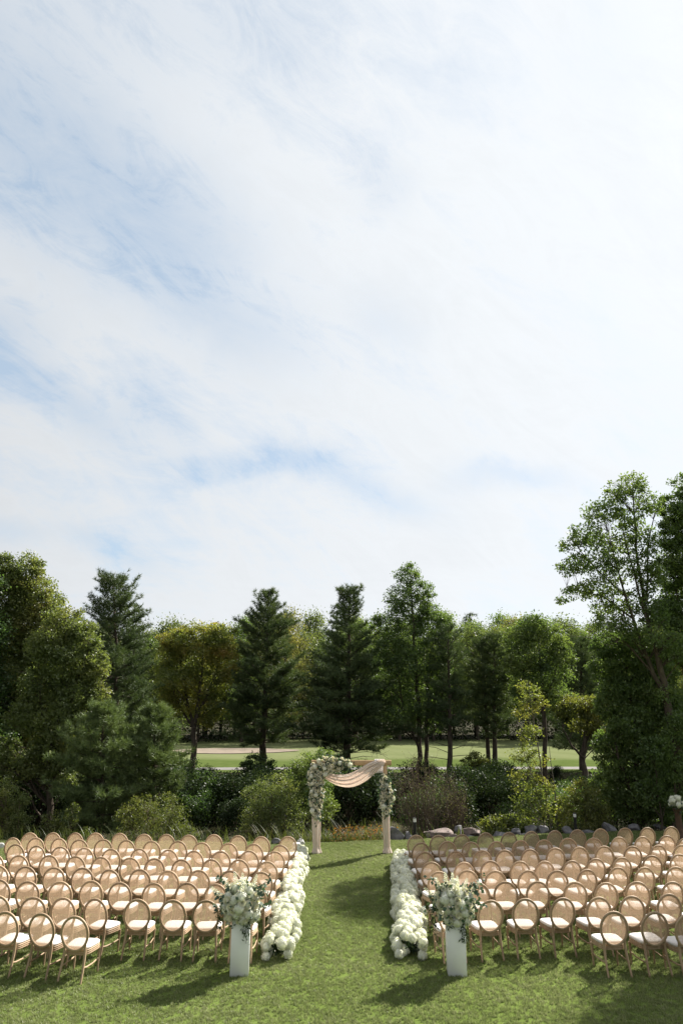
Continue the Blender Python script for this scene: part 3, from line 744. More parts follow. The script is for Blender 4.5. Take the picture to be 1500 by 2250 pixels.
plant('sapling', 'slender young tree with sparse yellow leaves rising above the boulders', 'tree', 27.3,
      [[(1212, 1850, .035), (1198, 1740, .028), (1178, 1620, .02), (1160, 1500, .008)], [(1205, 1850, .03), (1185, 1760, .022), (1150, 1660, .012), (1135, 1600, .006)], [(1222, 1850, .03), (1218, 1740, .02), (1205, 1640, .008)], [(1216, 1850, .025), (1175, 1780, .018), (1130, 1720, .008)]],
      [(1162, 1520, 30, 24), (1185, 1545, 20, 18), (1150, 1565, 26, 22), (1168, 1610, 26, 26), (1145, 1655, 28, 24), (1180, 1670, 24, 22), (1150, 1710, 34, 26), (1195, 1730, 26, 26), (1165, 1765, 44, 26), (1215, 1790, 34, 28), (1150, 1800, 30, 24)],
      .085, 'leaf_gold', 'bark_pale', seed=31, dens=.42, csize=.24, twigs=.8)
plant('leafy_shrub', 'tall leafy shrub hiding the foot of the big leaning tree', 'shrub', 26.9,
      [[(1480, 1850, .05), (1478, 1700, .03), (1470, 1580, .01)], [(1455, 1850, .04), (1440, 1740, .02), (1430, 1650, .008)]],
      [(1490, 1600, 36, 40), (1440, 1650, 36, 36), (1484, 1690, 42, 44), (1432, 1735, 40, 40), (1486, 1775, 40, 38)], .095, 'leaf_green', seed=35, dens=1.0, csize=.22)
# tall tree outside the frame at right: its shadow crosses the lawn in the lower right corner
d_ = 19.0
plant('broadleaf_tree', 'tall leafy tree standing beyond the right edge of the lawn', 'tree', d_,
      [[(1830, 2000, .24), (1830, 1500, .16), (1815, 950, .05)]],
      [(1790, 950, 125, 110), (1775, 1110, 120, 100), (1890, 1040, 130, 120), (1850, 1210, 140, 90)], .13, 'leaf_green', seed=33, dens=.5)

# --- shrubs along the creek
SH = 'shrubs on the creek bank'
plant('leafy_shrub', 'loose yellow green shrub just left of the arch', 'shrub', 27.6,
      [[(600, 1860, .02), (598, 1790, .015), (600, 1715, .006)], [(590, 1860, .02), (570, 1790, .012), (560, 1740, .005)], [(610, 1860, .02), (630, 1790, .012), (640, 1740, .005)]],
      [(598, 1722, 38, 24), (566, 1748, 34, 30), (632, 1750, 34, 34), (600, 1765, 50, 34), (560, 1795, 40, 34), (640, 1800, 38, 36), (600, 1815, 56, 32), (545, 1822, 26, 24)], .05, 'leaf_olive', seed=41, dens=.8, csize=.21, twigs=.9, bark='twig')
plant('leafy_shrub', 'pale flowering shrub in front of the feathery pines', 'shrub', 26.6,
      [[(330, 1870, .02), (325, 1800, .012), (320, 1760, .005)], [(345, 1870, .02), (375, 1800, .012), (385, 1760, .005)], [(310, 1870, .02), (290, 1810, .01), (285, 1770, .005)]],
      [(318, 1765, 36, 24), (370, 1770, 34, 26), (285, 1790, 32, 28), (340, 1800, 46, 30), (395, 1800, 30, 32), (300, 1825, 44, 26), (365, 1830, 46, 26), (415, 1830, 24, 22)], .05, 'leaf_lime', seed=42, dens=.8, csize=.21, twigs=.9, bark='twig')
plant('leafy_shrub', 'olive shrub at the left frame edge behind the seats', 'shrub', 26.4,
      [[(20, 1880, .025), (15, 1800, .015), (10, 1740, .006)], [(35, 1880, .02), (45, 1800, .012), (48, 1760, .005)]],
      [(5, 1740, 36, 28), (40, 1765, 28, 30), (0, 1790, 40, 36), (40, 1815, 30, 34), (10, 1845, 44, 26), (-40, 1770, 40, 60)], .055, 'leaf_olive', seed=43, dens=1.3, csize=.21, twigs=.8, bark='twig')
plant('leafy_shrub', 'leafy weeds behind the rear seats left of the feathery pines', 'shrub', 26.2,
      [[(120, 1880, .015), (118, 1820, .01), (115, 1780, .004)], [(150, 1880, .015), (158, 1810, .01), (160, 1765, .004)]],
      [(115, 1805, 26, 22), (160, 1790, 18, 24), (135, 1830, 40, 22), (180, 1835, 30, 18), (85, 1840, 26, 16)], .06, 'leaf_lime', seed=44, dens=.9, csize=.24, twigs=.9, bark='twig')
plant('leafy_shrub', 'green bush rising behind the left corner of the arch', 'shrub', 29,
      [[(690, 1830, .03), (685, 1740, .02), (680, 1670, .008)], [(700, 1830, .025), (712, 1730, .015), (716, 1655, .006)]],
      [(715, 1662, 24, 20), (680, 1680, 36, 26), (650, 1705, 28, 26), (690, 1720, 44, 34), (655, 1750, 34, 34), (700, 1770, 44, 36)], .07, 'leaf_green', seed=45, dens=1.2, csize=.21, twigs=.8, bark='twig')
plant('leafy_shrub', 'bright green round bush beside the cart path right of the arch', 'shrub', 43.5,
      [[(1045, 1735, .04), (1045, 1690, .03), (1045, 1660, .01)]],
      [(1045, 1668, 24, 16), (1025, 1685, 22, 20), (1065, 1686, 22, 20), (1045, 1700, 36, 20)], .10, 'leaf_lime', seed=46, dens=1.5)
plant('leafy_shrub', 'bush hiding the foot of the conical pine', 'shrub', 44,
      [[(565, 1735, .04), (562, 1690, .03), (560, 1665, .01)]],
      [(562, 1668, 26, 18), (545, 1690, 24, 20), (585, 1690, 24, 20), (565, 1708, 38, 20)], .10, 'leaf_dark', seed=47, dens=1.5)
plant('leafy_shrub', 'low light leaved shrub growing over the boulders', 'shrub', 26.9,
      [[(1085, 1850, .02), (1080, 1815, .012), (1075, 1800, .006)], [(1100, 1850, .02), (1112, 1815, .012), (1120, 1800, .006)]],
      [(1070, 1812, 22, 16), (1105, 1805, 24, 18), (1130, 1815, 20, 14), (1090, 1825, 36, 14)], .085, 'leaf_lime', seed=48, dens=1.0, csize=.26, twigs=.8, bark='twig')
plant('leafy_shrub', 'tangle of leafy brush right of the slender yellow tree', 'shrub', 27.6,
      [[(1290, 1850, .03), (1285, 1780, .02), (1280, 1730, .008)], [(1270, 1850, .02), (1250, 1790, .012), (1245, 1760, .005)]],
      [(1280, 1735, 34, 26), (1250, 1770, 30, 28), (1305, 1775, 36, 34), (1270, 1805, 44, 28), (1320, 1815, 34, 24)], .065, 'leaf_lime', seed=49, dens=.95, csize=.24, twigs=.9, bark='twig')


def bare_shrub(label, d, px, py0, w, hpx, seed, n=70):
    r = np.random.default_rng(seed); c = at(px, py0, d); base = np.array([c.x, d, float(gz(c.x, d))])
    root = thing('bare_shrub', label, 'shrub', base)
    tr = MB(); cr = MB(); m_ = mpp(py0, d); W = w * m_; Ht = (at(px, py0 - hpx, d).z - base[2]); P = []
    for q in range(n):
        a = r.uniform(0, 6.28); k = r.uniform(.1, 1); p0 = np.array([math.cos(a) * W * .35 * k, math.sin(a) * W * .3 * k, -.05])
        p2 = np.array([math.cos(a) * W * k, math.sin(a) * W * k * .8, Ht * r.uniform(.6, 1.05) * (1 - .35 * k * k)])
        p1 = p0 * .4 + p2 * .6 + r.normal(0, .12, 3); p1[2] += .15
        r0 = r.uniform(.007, .017)
        tube(tr, [p0, (p0 + p1) / 2 + r.normal(0, .05, 3), p1, p2], [r0, r0 * .8, r0 * .6, r0 * .25], 4, r.uniform(0, 1), False)
        for e in range(9):
            f_ = r.uniform(.35, 1); s0 = p0 + (p2 - p0) * f_ + (p1 - (p0 + p2) / 2) * 4 * f_ * (1 - f_) * .5
            e1 = s0 + r.normal(0, .22, 3) + [0, 0, .16]
            tube(tr, [s0, (s0 + e1) / 2 + r.normal(0, .03, 3), e1], [r0 * .4, r0 * .3, r0 * .15], 3, r.uniform(0, 1), False)
            P.append(e1); P.append((s0 + e1) / 2)
    P = np.array(P); P = P[r.uniform(size=len(P)) < .8]
    leaves(cr, P + r.normal(0, .05, P.shape), .038, r)
    tr.build('stems', M['twig'], root); cr.build('foliage', M['leaf_olive'], root)
    return root


bare_shrub('mostly bare brown shrub between the arch and the boulders', 27.4, 925, 1840, 80, 190, 51, 110)
bare_shrub('bare twiggy bush right of the brown shrub behind the boulders', 27.8, 1000, 1840, 45, 150, 52, 55)

# shrubs of creek and far bank, leaves darkened for shade: three kinds, copied
protos = []
for q, (mt, sd) in enumerate((('leaf_shade', 61), ('leaf_shade', 62), ('leaf_dark', 63))):
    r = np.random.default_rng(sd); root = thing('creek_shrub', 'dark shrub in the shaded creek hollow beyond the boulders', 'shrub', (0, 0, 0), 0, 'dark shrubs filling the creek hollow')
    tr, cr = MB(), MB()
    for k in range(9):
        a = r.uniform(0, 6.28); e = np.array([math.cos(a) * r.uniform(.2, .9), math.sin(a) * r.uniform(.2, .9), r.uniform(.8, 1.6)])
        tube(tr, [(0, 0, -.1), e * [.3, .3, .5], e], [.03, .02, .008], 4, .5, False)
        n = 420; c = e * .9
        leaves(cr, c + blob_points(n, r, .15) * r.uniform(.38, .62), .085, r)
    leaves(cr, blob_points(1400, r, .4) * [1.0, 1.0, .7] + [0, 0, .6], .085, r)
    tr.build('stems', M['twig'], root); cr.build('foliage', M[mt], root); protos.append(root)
spots = []
r = np.random.default_rng(64)
for x in np.arange(-19, -8.5, 1.5):
    spots.append((x + r.normal(0, .3), 33 + r.normal(0, .8), r.uniform(1.3, 1.8)))
for x in (-7.6, -6.4, -5.4, -4.3, -1.0, .3, 1.5, 5.0, 6.1, 7.2, 10.4, 12.0):
    spots.append((x, 34 + r.normal(0, .6), r.uniform(1.1, 1.35)))
for x in np.arange(-27, 27, 1.55):
    spots.append((x + r.normal(0, .4), 44.5 + r.normal(0, .9), r.uniform(.38, .6)))
for x in np.arange(-23, 24, 1.75):
    spots.append((x + r.normal(0, .4), 40.5 + r.normal(0, .9), r.uniform(.8, 1.25)))
for x in np.arange(-21, 21, 1.8):
    spots.append((x + r.normal(0, .4), 36 + r.normal(0, 1.0), r.uniform(.8, 1.25)))
for x in np.arange(-17, 18, 2.0):
    if -1.2 < x < 2.2: continue
    spots.append((x + r.normal(0, .4), 31.5 + r.normal(0, 1.0), r.uniform(.75, 1.1)))
for k, (x, y, s_) in enumerate(spots):
    loc = (x, y, float(gz(x, y)) - .03)
    if k < 3: protos[k].location = loc; protos[k].scale = (s_,) * 3
    else: dup(protos[k % 3], loc, r.uniform(0, 6.28), (s_ * r.uniform(.85, 1.2), s_ * r.uniform(.85, 1.2), s_))

# reeds, tall grass and rust coloured low plants at the water's edge
def strip_blades(mb, P, hgt, wid, r, lean=.35):
    for p, h_ in zip(P, hgt):
        a = r.uniform(0, 6.28); dx = np.array([math.cos(a), math.sin(a), 0]); w = np.array([-dx[1], dx[0], 0]) * wid * r.uniform(.6, 1.3); l = lean * h_ * r.uniform(.2, 1)
        V = []
        for f_ in (0, .4, .75, 1):
            c = p + dx * l * f_ ** 2 + np.array([0, 0, h_ * f_ * (1 - .1 * f_)]); k = 1 - .8 * f_
            V += [c - w * k, c + w * k]
        mb.add(V, [[0, 1, 3, 2], [2, 3, 5, 4], [4, 5, 7, 6]], r.uniform(0, 1))


r = np.random.default_rng(71); mb = MB(); P, Hh = [], []
for k in range(2600):
    px = r.uniform(640, 1500) if r.uniform() < .45 else r.uniform(665, 870); x = at(px, 1840, 25.8).x
    y = float(edge(x)) + .35 + abs(r.normal(0, .8)); P.append(np.array([x, y, float(gz(x, y)) - .02])); Hh.append(r.uniform(.18, .5) + (.5 if r.uniform() < .10 else 0))
for k in range(900):
    x = r.uniform(-17, -1); y = float(edge(x)) + .3 + abs(r.normal(0, .6)); P.append(np.array([x, y, float(gz(x, y)) - .02])); Hh.append(r.uniform(.25, .7))
strip_blades(mb, P, Hh, .009, r, .95)
tag(mb.build('reeds', M['reed']), 'green and straw coloured reeds along the creek edge behind the arch', 'reeds', kind='stuff')
r = np.random.default_rng(72); mb = MB()
for cx_, n in ((745, 110), (762, 170), (785, 90), (812, 150), (835, 70)):
    c = at(cx_, 1840, 25.3); x = c.x + r.normal(0, .22, n); y = edge(x) + .45 + r.normal(0, .15, n); leaves(mb, np.stack([x, y, gz(x, y) + r.uniform(.02, .5, n)], 1), .055, r)
tag(mb.build('orange_ground_plants', M['fern_orange']), 'rust orange low plants among the reeds under the arch', 'plants', kind='stuff')
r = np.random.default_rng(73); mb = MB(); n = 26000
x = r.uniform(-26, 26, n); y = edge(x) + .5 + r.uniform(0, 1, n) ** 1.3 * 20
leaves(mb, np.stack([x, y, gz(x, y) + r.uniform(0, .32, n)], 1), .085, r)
tag(mb.build('undergrowth', M['leaf_shade']), 'leafy undergrowth painted shade-dark covering the creek bed and banks', 'undergrowth', kind='stuff')

# --- wood beyond the fairway: six trees, copied
G_ = 'trees of the wood beyond the fairway'
LB = 'tree in the green wood that closes the view beyond the fairway'
wood = []
for q, (mt, sd) in enumerate((('leaf_far', 81), ('leaf_green', 82), ('leaf_far_olive', 83), ('leaf_far', 84))):
    r = np.random.default_rng(sd); root = thing('background_tree', LB, 'tree', (0, 0, 0), 0, G_); tr, cr = MB(), MB()
    tp = np.array([(0, 0, -.1), (r.normal(0, .1), r.normal(0, .1), 5), (r.normal(0, .3), r.normal(0, .3), 12.5)]); tube(tr, tp, [.2, .14, .03], 6)
    for k in range(30):
        f_ = (k + r.uniform(0, 1)) / 30; z = 2.6 + 10.6 * f_; R = 2.9 * (math.sin(math.pi * min(1, .18 + .80 * f_)) ** .7) * r.uniform(.45, 1)
        a = r.uniform(0, 6.28); c = np.array([math.cos(a) * R, math.sin(a) * R, z]); tube(tr, [(0, 0, max(1.5, z - .7 * R)), c * [.5, .5, 1] - [0, 0, .25 * R], c], [.06, .04, .015], 4, .5, False)
        n = 420; leaves(cr, c + r.normal(size=(n, 3)) * [.62, .62, .48] * r.uniform(.8, 1.3), .21, r, tint=np.clip(.5 * r.uniform() + .5 * r.uniform(0, 1, n), 0, 1))
    tr.build('trunk', M['bark'], root, True); cr.build('crown', M[mt], root); wood.append(root)
for q in range(2):
    r = np.random.default_rng(90 + q); root = thing('background_pine', 'pine in the green wood that closes the view beyond the fairway', 'tree', (0, 0, 0), 0, G_); tr, cr = MB(), MB()
    tube(tr, [(0, 0, -.1), (0, 0, 7), (0, 0, 14)], [.22, .14, .02], 6); TP, TD = [], []
    for z in np.arange(2.2, 13.9, .55):
        W = 3.0 * (1 - ((z - 2.2) / 12) ** 1.3) + .35
        for b in range(7):
            a = r.uniform(0, 6.28); L = W * r.uniform(.6, 1.1); dh = np.array([math.cos(a), math.sin(a), .22]); tube(tr, [(0, 0, z), np.array([0, 0, z]) + dh * L], [.03, .008], 3, .5, False)
            for s0 in np.arange(.25, 1.05, .4 / max(L, .5)):
                for k in range(3): TP.append(np.array([0, 0, z]) + dh * L * s0 + r.normal(0, .22, 3) * [1, 1, .5]); TD.append(dh)
    needles(cr, np.array(TP), np.array(TD), r, 10, .34, .05); tr.build('trunk', M['bark'], root, True); cr.build('crown', M['needle'], root); wood.append(root)
r = np.random.default_rng(91); k = 0; used = set()
for row, (yy, hh) in enumerate(((84, 1.06), (91, 1.10), (99, 1.16), (108, 1.25))):
    for x in np.arange(-62 - row * 3, 64 + row * 3, 4.6):
        q = int(r.choice(6, p=[.22, .2, .18, .16, .13, .11])); s_ = hh * r.uniform(.8, 1.08); loc = (x + r.normal(0, 1.0), yy + r.normal(0, 1.6), .01)
        if q not in used: used.add(q); wood[q].location = loc; wood[q].scale = (s_,) * 3
        else: dup(wood[q], loc, r.uniform(0, 6.28), (s_ * r.uniform(.9, 1.15), s_ * r.uniform(.9, 1.15), s_))
for q in range(6):
    if q not in used: wood[q].location = (-40 + 15 * q, 95, 0)
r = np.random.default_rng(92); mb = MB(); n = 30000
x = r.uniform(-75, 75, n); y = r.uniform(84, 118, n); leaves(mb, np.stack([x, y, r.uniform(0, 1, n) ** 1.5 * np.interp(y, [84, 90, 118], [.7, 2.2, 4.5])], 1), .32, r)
tag(mb.build('forest_undergrowth', M['leaf_shade']), 'understorey leaves painted shade-dark between the trunks of the far wood', 'undergrowth', kind='stuff')


# ------------------------------------------------------------------ boulders
def boulder(label, px, py, wpx, hpx, d, mat, seed, rot=0.0, group='boulders edging the lawn'):
    r = np.random.default_rng(seed)
    import bmesh
    bm = bmesh.new(); bmesh.ops.create_icosphere(bm, subdivisions=4, radius=1.0)
    V = np.array([v.co[:] for v in bm.verts]); Fc = np.array([[v.index for v in f.verts] for f in bm.faces]); bm.free()
    for k in range(13):
        n = unit(1, r)[0]; c = r.uniform(.46, .80); s_ = V @ n; ov = np.maximum(0, s_ - c); V = V - np.outer(ov, n)
    V += .018 * np.sin(V[:, [1, 2, 0]] * 9 + seed) + .012 * r.normal(size=V.shape) * .5
    m_ = mpp(py, d); c = at(px, py, d)
    V = V * [wpx * m_ * 1.15, wpx * m_ * .85, hpx * m_ * 1.25]
    ca, sa = math.cos(rot), math.sin(rot); V[:, :2] = V[:, :2] @ np.array([[ca, sa], [-sa, ca]])
    o = MB().add(V, Fc).build('boulder', M[mat]); o.location = (c.x, d, c.z - .1 * hpx * m_)
    return tag(o, label, 'rock', group)


for q, a in enumerate([
    ('large grey boulder at the foot of the right arch post', 868, 1836, 22, 17, 25.2, 'rock'),
    ('pale slanted rock between the large grey boulder and the path light', 897, 1838, 12, 10, 25.2, 'rock'),
    ('long flat grey boulder right of the path light', 958, 1832, 34, 13, 25.8, 'rock_pink'),
    ('grey peaked rock behind the long flat boulder', 1005, 1826, 14, 12, 26.3, 'rock'),
    ('small pinkish rock in front of the long flat boulder', 992, 1842, 15, 9, 25.4, 'rock_pink'),
    ('pinkish flat topped boulder in the middle of the boulder row', 1038, 1829, 24, 10, 25.9, 'rock_pink'),
    ('dark boulder below the light leaved shrub', 1036, 1843, 14, 9, 25.6, 'rock'),
    ('grey boulder just right of the light leaved shrub', 1096, 1836, 18, 11, 25.9, 'rock'),
    ('low dark boulder left of the two blue grey boulders', 1133, 1832, 18, 10, 26.1, 'rock'),
    ('rounded blue grey boulder at the foot of the slender yellow tree', 1163, 1824, 17, 12, 26.3, 'rock'),
    ('angular blue grey boulder right of the rounded one', 1190, 1824, 16, 12, 26.3, 'rock'),
    ('flat low rock in front of the blue grey boulders', 1150, 1838, 20, 7, 25.9, 'rock'),
    ('pointed dark rock left of the right path light', 1247, 1828, 15, 11, 26.2, 'rock'),
    ('flat rock right of the right path light', 1292, 1832, 18, 7, 26.2, 'rock'),
    ('triangular rock among dry branches behind the right seats', 1336, 1822, 15, 14, 26.6, 'rock'),
    ('flat dark rock behind the rear seats near the right edge', 1392, 1820, 16, 8, 26.8, 'rock'),
    ('low grey rock in the far right shade', 1448, 1815, 16, 5, 27.3, 'rock'),
    ('white rock beside the left arch post', 660, 1850, 9, 8, 23.9, 'rock_white'),
    ('dark grey rock behind the last seats left of the white rock', 606, 1851, 12, 8, 24.2, 'rock'),
    ('pale rock at the left frame edge beside the seats', 2, 1868, 9, 13, 23.5, 'rock_white'),
    ('flat pale stone sunk in the lawn edge, right of the arch middle', 777, 1855, 10, 3.5, 24.4, 'rock_white'),
    ('thin pale stone at the lawn edge left of the arch middle', 740, 1855, 9, 1.8, 24.4, 'rock_white'),
]):
    boulder(*a, 300 + q)


# ------------------------------------------------------------------ path lights
def path_light(label, px, py_top, d):
    c = at(px, py_top, d); z0 = float(gz(c.x, d)); h_ = c.z - z0
    t = thing('path_light', label, 'lamp', (c.x, d, z0), 0, 'path lights by the boulders')
    tube(MB(), [(0, 0, -.05), (0, 0, h_ * .80)], .052, 12).build('post', M['black'], t, True)
    mb = MB(); tube(mb, [(0, 0, h_ * .80), (0, 0, h_ * .965)], .05, 12).build('lamp_head', M['lamp_white'], t, True)
    mb = MB(); tube(mb, [(0, 0, h_ * .965), (0, 0, h_)], .055, 12); tube(mb, [(0, 0, 0), (0, 0, .03)], .08, 12); mb.build('cap', M['black'], t, True)


path_light('black path light with pale head between arch and long boulder', 910, 1796, 25.4)
path_light('black path light with pale head in front of the right brush', 1261, 1786, 26.0)


# ------------------------------------------------------------------ chairs
def outline(k, wf, wr, yf, yr, rc=.10):
    """rounded seat outline, k points"""
    out = []
    for a in np.linspace(0, 2 * math.pi, k, endpoint=False):
        c, s_ = math.cos(a), math.sin(a); e = .42
        x = math.copysign(abs(c) ** e, c); y = math.copysign(abs(s_) ** (e * 1.15), s_)
        yy = yr + (yf - yr) * (y + 1) / 2; ww = wr + (wf - wr) * (y + 1) / 2
        out.append((x * ww / 2, yy))
    return np.array(out)


def stack(mb, levels, k=32, wf=.50, wr=.41, yf=.25, yr=-.212, cap=True, tint=.5):
    V = []; ol = outline(k, wf, wr, yf, yr); c = ol.mean(0)
    for z, o in levels:
        V += [((p[0] - c[0]) * (1 - o / .24) + c[0], (p[1] - c[1]) * (1 - o / .24) + c[1], z) for p in ol]
    n = len(levels)
    Fq = [[r_ * k + j, r_ * k + (j + 1) % k, r_ * k + k + (j + 1) % k, r_ * k + k + j] for r_ in range(n - 1) for j in range(k)]
    mb.add(V, Fq, tint)
    if cap:
        for r_, rev in ((0, 1), (n - 1, 0)):
            ring = V[r_ * k:(r_ + 1) * k]; cc = np.mean(ring, 0)
            mb.add([cc, *ring], [[0, 1 + (j + 1) % k, 1 + j] if rev else [0, 1 + j, 1 + (j + 1) % k] for j in range(k)], tint)


TILT = math.radians(10); OC = np.array([0, -.290, .705]); OA, OB = .228, .261
def onback(u, v, n=0.0):                       # point of the back's own plane: u sideways, v up, n forward
    return OC + np.array([u, -v * math.sin(TILT) + n * math.cos(TILT), v * math.cos(TILT) + n * math.sin(TILT)])


def make_chair():
    t = thing('cane_back_chair', '', 'chair')
    mb = MB(); k = 44; V = []                  # oval ring with a moulded section
    prof = [(-.019, -.012), (-.012, -.017), (.012, -.017), (.019, -.012), (.019, .010), (.010, .017), (-.010, .017), (-.019, .010)]
    for a in np.linspace(0, 2 * math.pi, k, endpoint=False):
        for o, n in prof: V.append(onback(math.cos(a) * (OA + o), math.sin(a) * (OB + o), n))
    Fq = [[i * 8 + j, i * 8 + (j + 1) % 8, ((i + 1) % k) * 8 + (j + 1) % 8, ((i + 1) % k) * 8 + j] for i in range(k) for j in range(8)]
    mb.add(V, Fq); mb.build('back_frame', M['wood'], t, True)
    mb = MB(); a_, b_ = OA - .014, OB - .014; p = .0125; w = .0022   # woven cane: crossing strands
    for q, u in enumerate(np.arange(-a_ + p / 2, a_, p)):
        h_ = b_ * math.sqrt(max(0, 1 - (u / a_) ** 2))
        if h_ > .01: mb.add([onback(u - w, -h_, .0012), onback(u + w, -h_, .0012), onback(u + w, h_, .0012), onback(u - w, h_, .0012)], [[0, 1, 2, 3]], (q % 5) / 5)
    for q, v in enumerate(np.arange(-b_ + p / 2, b_, p)):
        h_ = a_ * math.sqrt(max(0, 1 - (v / b_) ** 2))
        if h_ > .01: mb.add([onback(-h_, v - w, -.0012), onback(h_, v - w, -.0012), onback(h_, v + w, -.0012), onback(-h_, v + w, -.0012)], [[0, 1, 2, 3]], (q % 5) / 5)
    mb.build('cane_panel', M['cane'], t)
    mb = MB(); stack(mb, [(.365, .012), (.370, .004), (.385, .0), (.390, .006), (.396, .006), (.402, 0), (.414, 0), (.420, .007), (.427, .007), (.433, 0), (.444, .002), (.448, .010)])
    mb.build('seat_frame', M['wood'], t, True)
    mb = MB(); stack(mb, [(.4485, .022), (.452, .010), (.470, .002), (.487, .006), (.497, .022), (.503, .05), (.507, .10), (.509, .16)]); mb.build('cushion', M['cushion'], t, True)
    for s_ in (-1, 1):
        mb = MB(); e = onback(s_ * OA * .84, -OB * .54)
        pts = [(s_ * .198, -.335, 0), (s_ * .192, -.285, .16), (s_ * .182, -.243, .33), (s_ * .178, -.232, .43), (s_ * .176, -.242, .50), tuple(e)]
        tube(mb, pts, [.0155, .018, .022, .023, .020, .017], 8); mb.build('rear_leg', M['wood'], t, True)
        mb = MB(); tube(mb, [(s_ * .212, .222, 0), (s_ * .213, .217, .12), (s_ * .213, .213, .30), (s_ * .213, .213, .335), (s_ * .213, .213, .375)], [.0135, .017, .022, .026, .025], 10); mb.build('front_leg', M['wood'], t, True)
        mb = MB(); tube(mb, [(s_ * .194, -.268, .215), (s_ * .212, -.20, .205), (s_ * .216, 0, .20), (s_ * .214, .21, .215)], [.013, .014, .013, .012], 6, flat=(.8, 1.15)); mb.build('stretcher', M['wood'], t, True)
    return t


# tops of the chair backs as read off the photograph, each row from the rear of the seating forwards
LEFT = [
    [(12, 2003), (92, 2006), (165.5, 2013)],
    [(-65, 1962), (-5, 1969), (72, 1971.5), (139.5, 1973.5), (208, 1976), (300.5, 1976.5), (381, 1977), (455, 1978.5), (531, 1981)],
    [(-58, 1928), (-2, 1932.5), (62.5, 1935.8), (134, 1936), (200, 1936), (262.5, 1938), (337, 1940.5), (410, 1940), (473, 1943), (560, 1945)],
    [(-62, 1900), (-4, 1903), (58, 1904.3), (119.6, 1905.4), (181, 1908.3), (243, 1908.8), (307.6, 1910.6), (369, 1913), (438, 1912), (506.7, 1912.7), (573.5, 1916)],
    [(-70, 1876), (-12, 1878), (42.5, 1879.4), (108, 1880), (166.5, 1881.5), (224, 1881.8), (287, 1884.6), (340.5, 1885.5), (401, 1887), (465, 1888.4), (526.7, 1888.4), (587.4, 1893.6)],
    [(-24, 1854), (35.5, 1855.5), (81.5, 1858), (134, 1859.8), (187, 1863.3), (244, 1864.5), (306, 1865), (371, 1866.2), (426.4, 1868.8), (484.4, 1869.3), (547.5, 1869.7), (604.7, 1870.7)],
    [(29.5, 1840.7), (78, 1841), (129, 1842.5), (175, 1844.7), (228.8, 1844.7), (278, 1845.6), (335, 1846.3), (391, 1848.5), (444.5, 1850.8), (502.4, 1852), (558.7, 1854.6), (616.8, 1855.8)],
    [(67.6, 1830.3), (116, 1830.3), (164.7, 1830.3), (210.6, 1830.5), (264.3, 1830.9), (316.3, 1832.6), (365.7, 1832.6), (416.8, 1833.8), (470.5, 1834.3), (522.3, 1836.4), (573.5, 1838.5), (632.4, 1838.1)],
]
RIGHT = [
    [(1348.3, 2003.7), (1436, 2002), (1513, 2009), (1590, 2008)],
    [(995, 1981), (1076, 1977.3), (1153.6, 1974.2), (1233.3, 1971.6), (1313, 1970.7), (1387.3, 1969), (1467, 1963.3), (1545, 1960)],
    [(979, 1943), (1049, 1938.5), (1112, 1938.2), (1179.6, 1937), (1261, 1937.8), (1329.3, 1939.5), (1399.5, 1937), (1474, 1936.4), (1548, 1934)],
    [(963, 1915.3), (1026.4, 1913), (1088.7, 1913), (1160.5, 1912.3), (1222, 1911), (1288.6, 1910), (1354.4, 1904.9), (1415, 1905.7), (1484.4, 1904.9), (1552, 1902)],
    [(948.4, 1893.6), (1017.7, 1893.6), (1077.5, 1891.9), (1141.5, 1892.7), (1195.2, 1891.9), (1256, 1890.1), (1306, 1885.3), (1365.7, 1883.2), (1432.4, 1880), (1491.4, 1876.3), (1550, 1874)],
    [(932.8, 1870.7), (1002, 1869.7), (1059.4, 1868.5), (1108.5, 1867.6), (1164, 1866.2), (1219.5, 1862.4), (1274.7, 1861.5), (1328.4, 1859.8), (1389, 1858.9), (1444.5, 1856.3), (1497, 1857), (1552, 1855)],
    [(923.3, 1851.5), (983, 1848.9), (1034.2, 1849.4), (1090.4, 1848.2), (1143.2, 1846.3), (1194.3, 1844.5), (1247.2, 1841.6), (1303.3, 1842.1), (1357.9, 1839), (1410, 1837.3), (1462.7, 1835.2), (1505, 1843)],
    [(913.7, 1835.2), (963, 1835.2), (1012.5, 1832.9), (1066.3, 1829.5), (1116.4, 1828.6), (1168.3, 1826.4), (1217.7, 1823.9), (1267, 1822.9), (1318, 1820.8), (1371.7, 1818.5), (1421, 1818.5), (1472.3, 1816.5), (1530, 1815)],
]
ORD = ['', 'first', 'second', 'third', 'fourth', 'fifth', 'sixth', 'seventh', 'eighth', 'ninth', 'tenth', 'eleventh', 'twelfth', 'thirteenth', 'fourteenth']
TOPZ = OC[2] + (OB + .019) * math.cos(TILT); TOPY = OC[1] - (OB + .019) * math.sin(TILT)
CH0 = make_chair(); first = True
cr_ = np.random.default_rng(101)
ROWPTS = {}
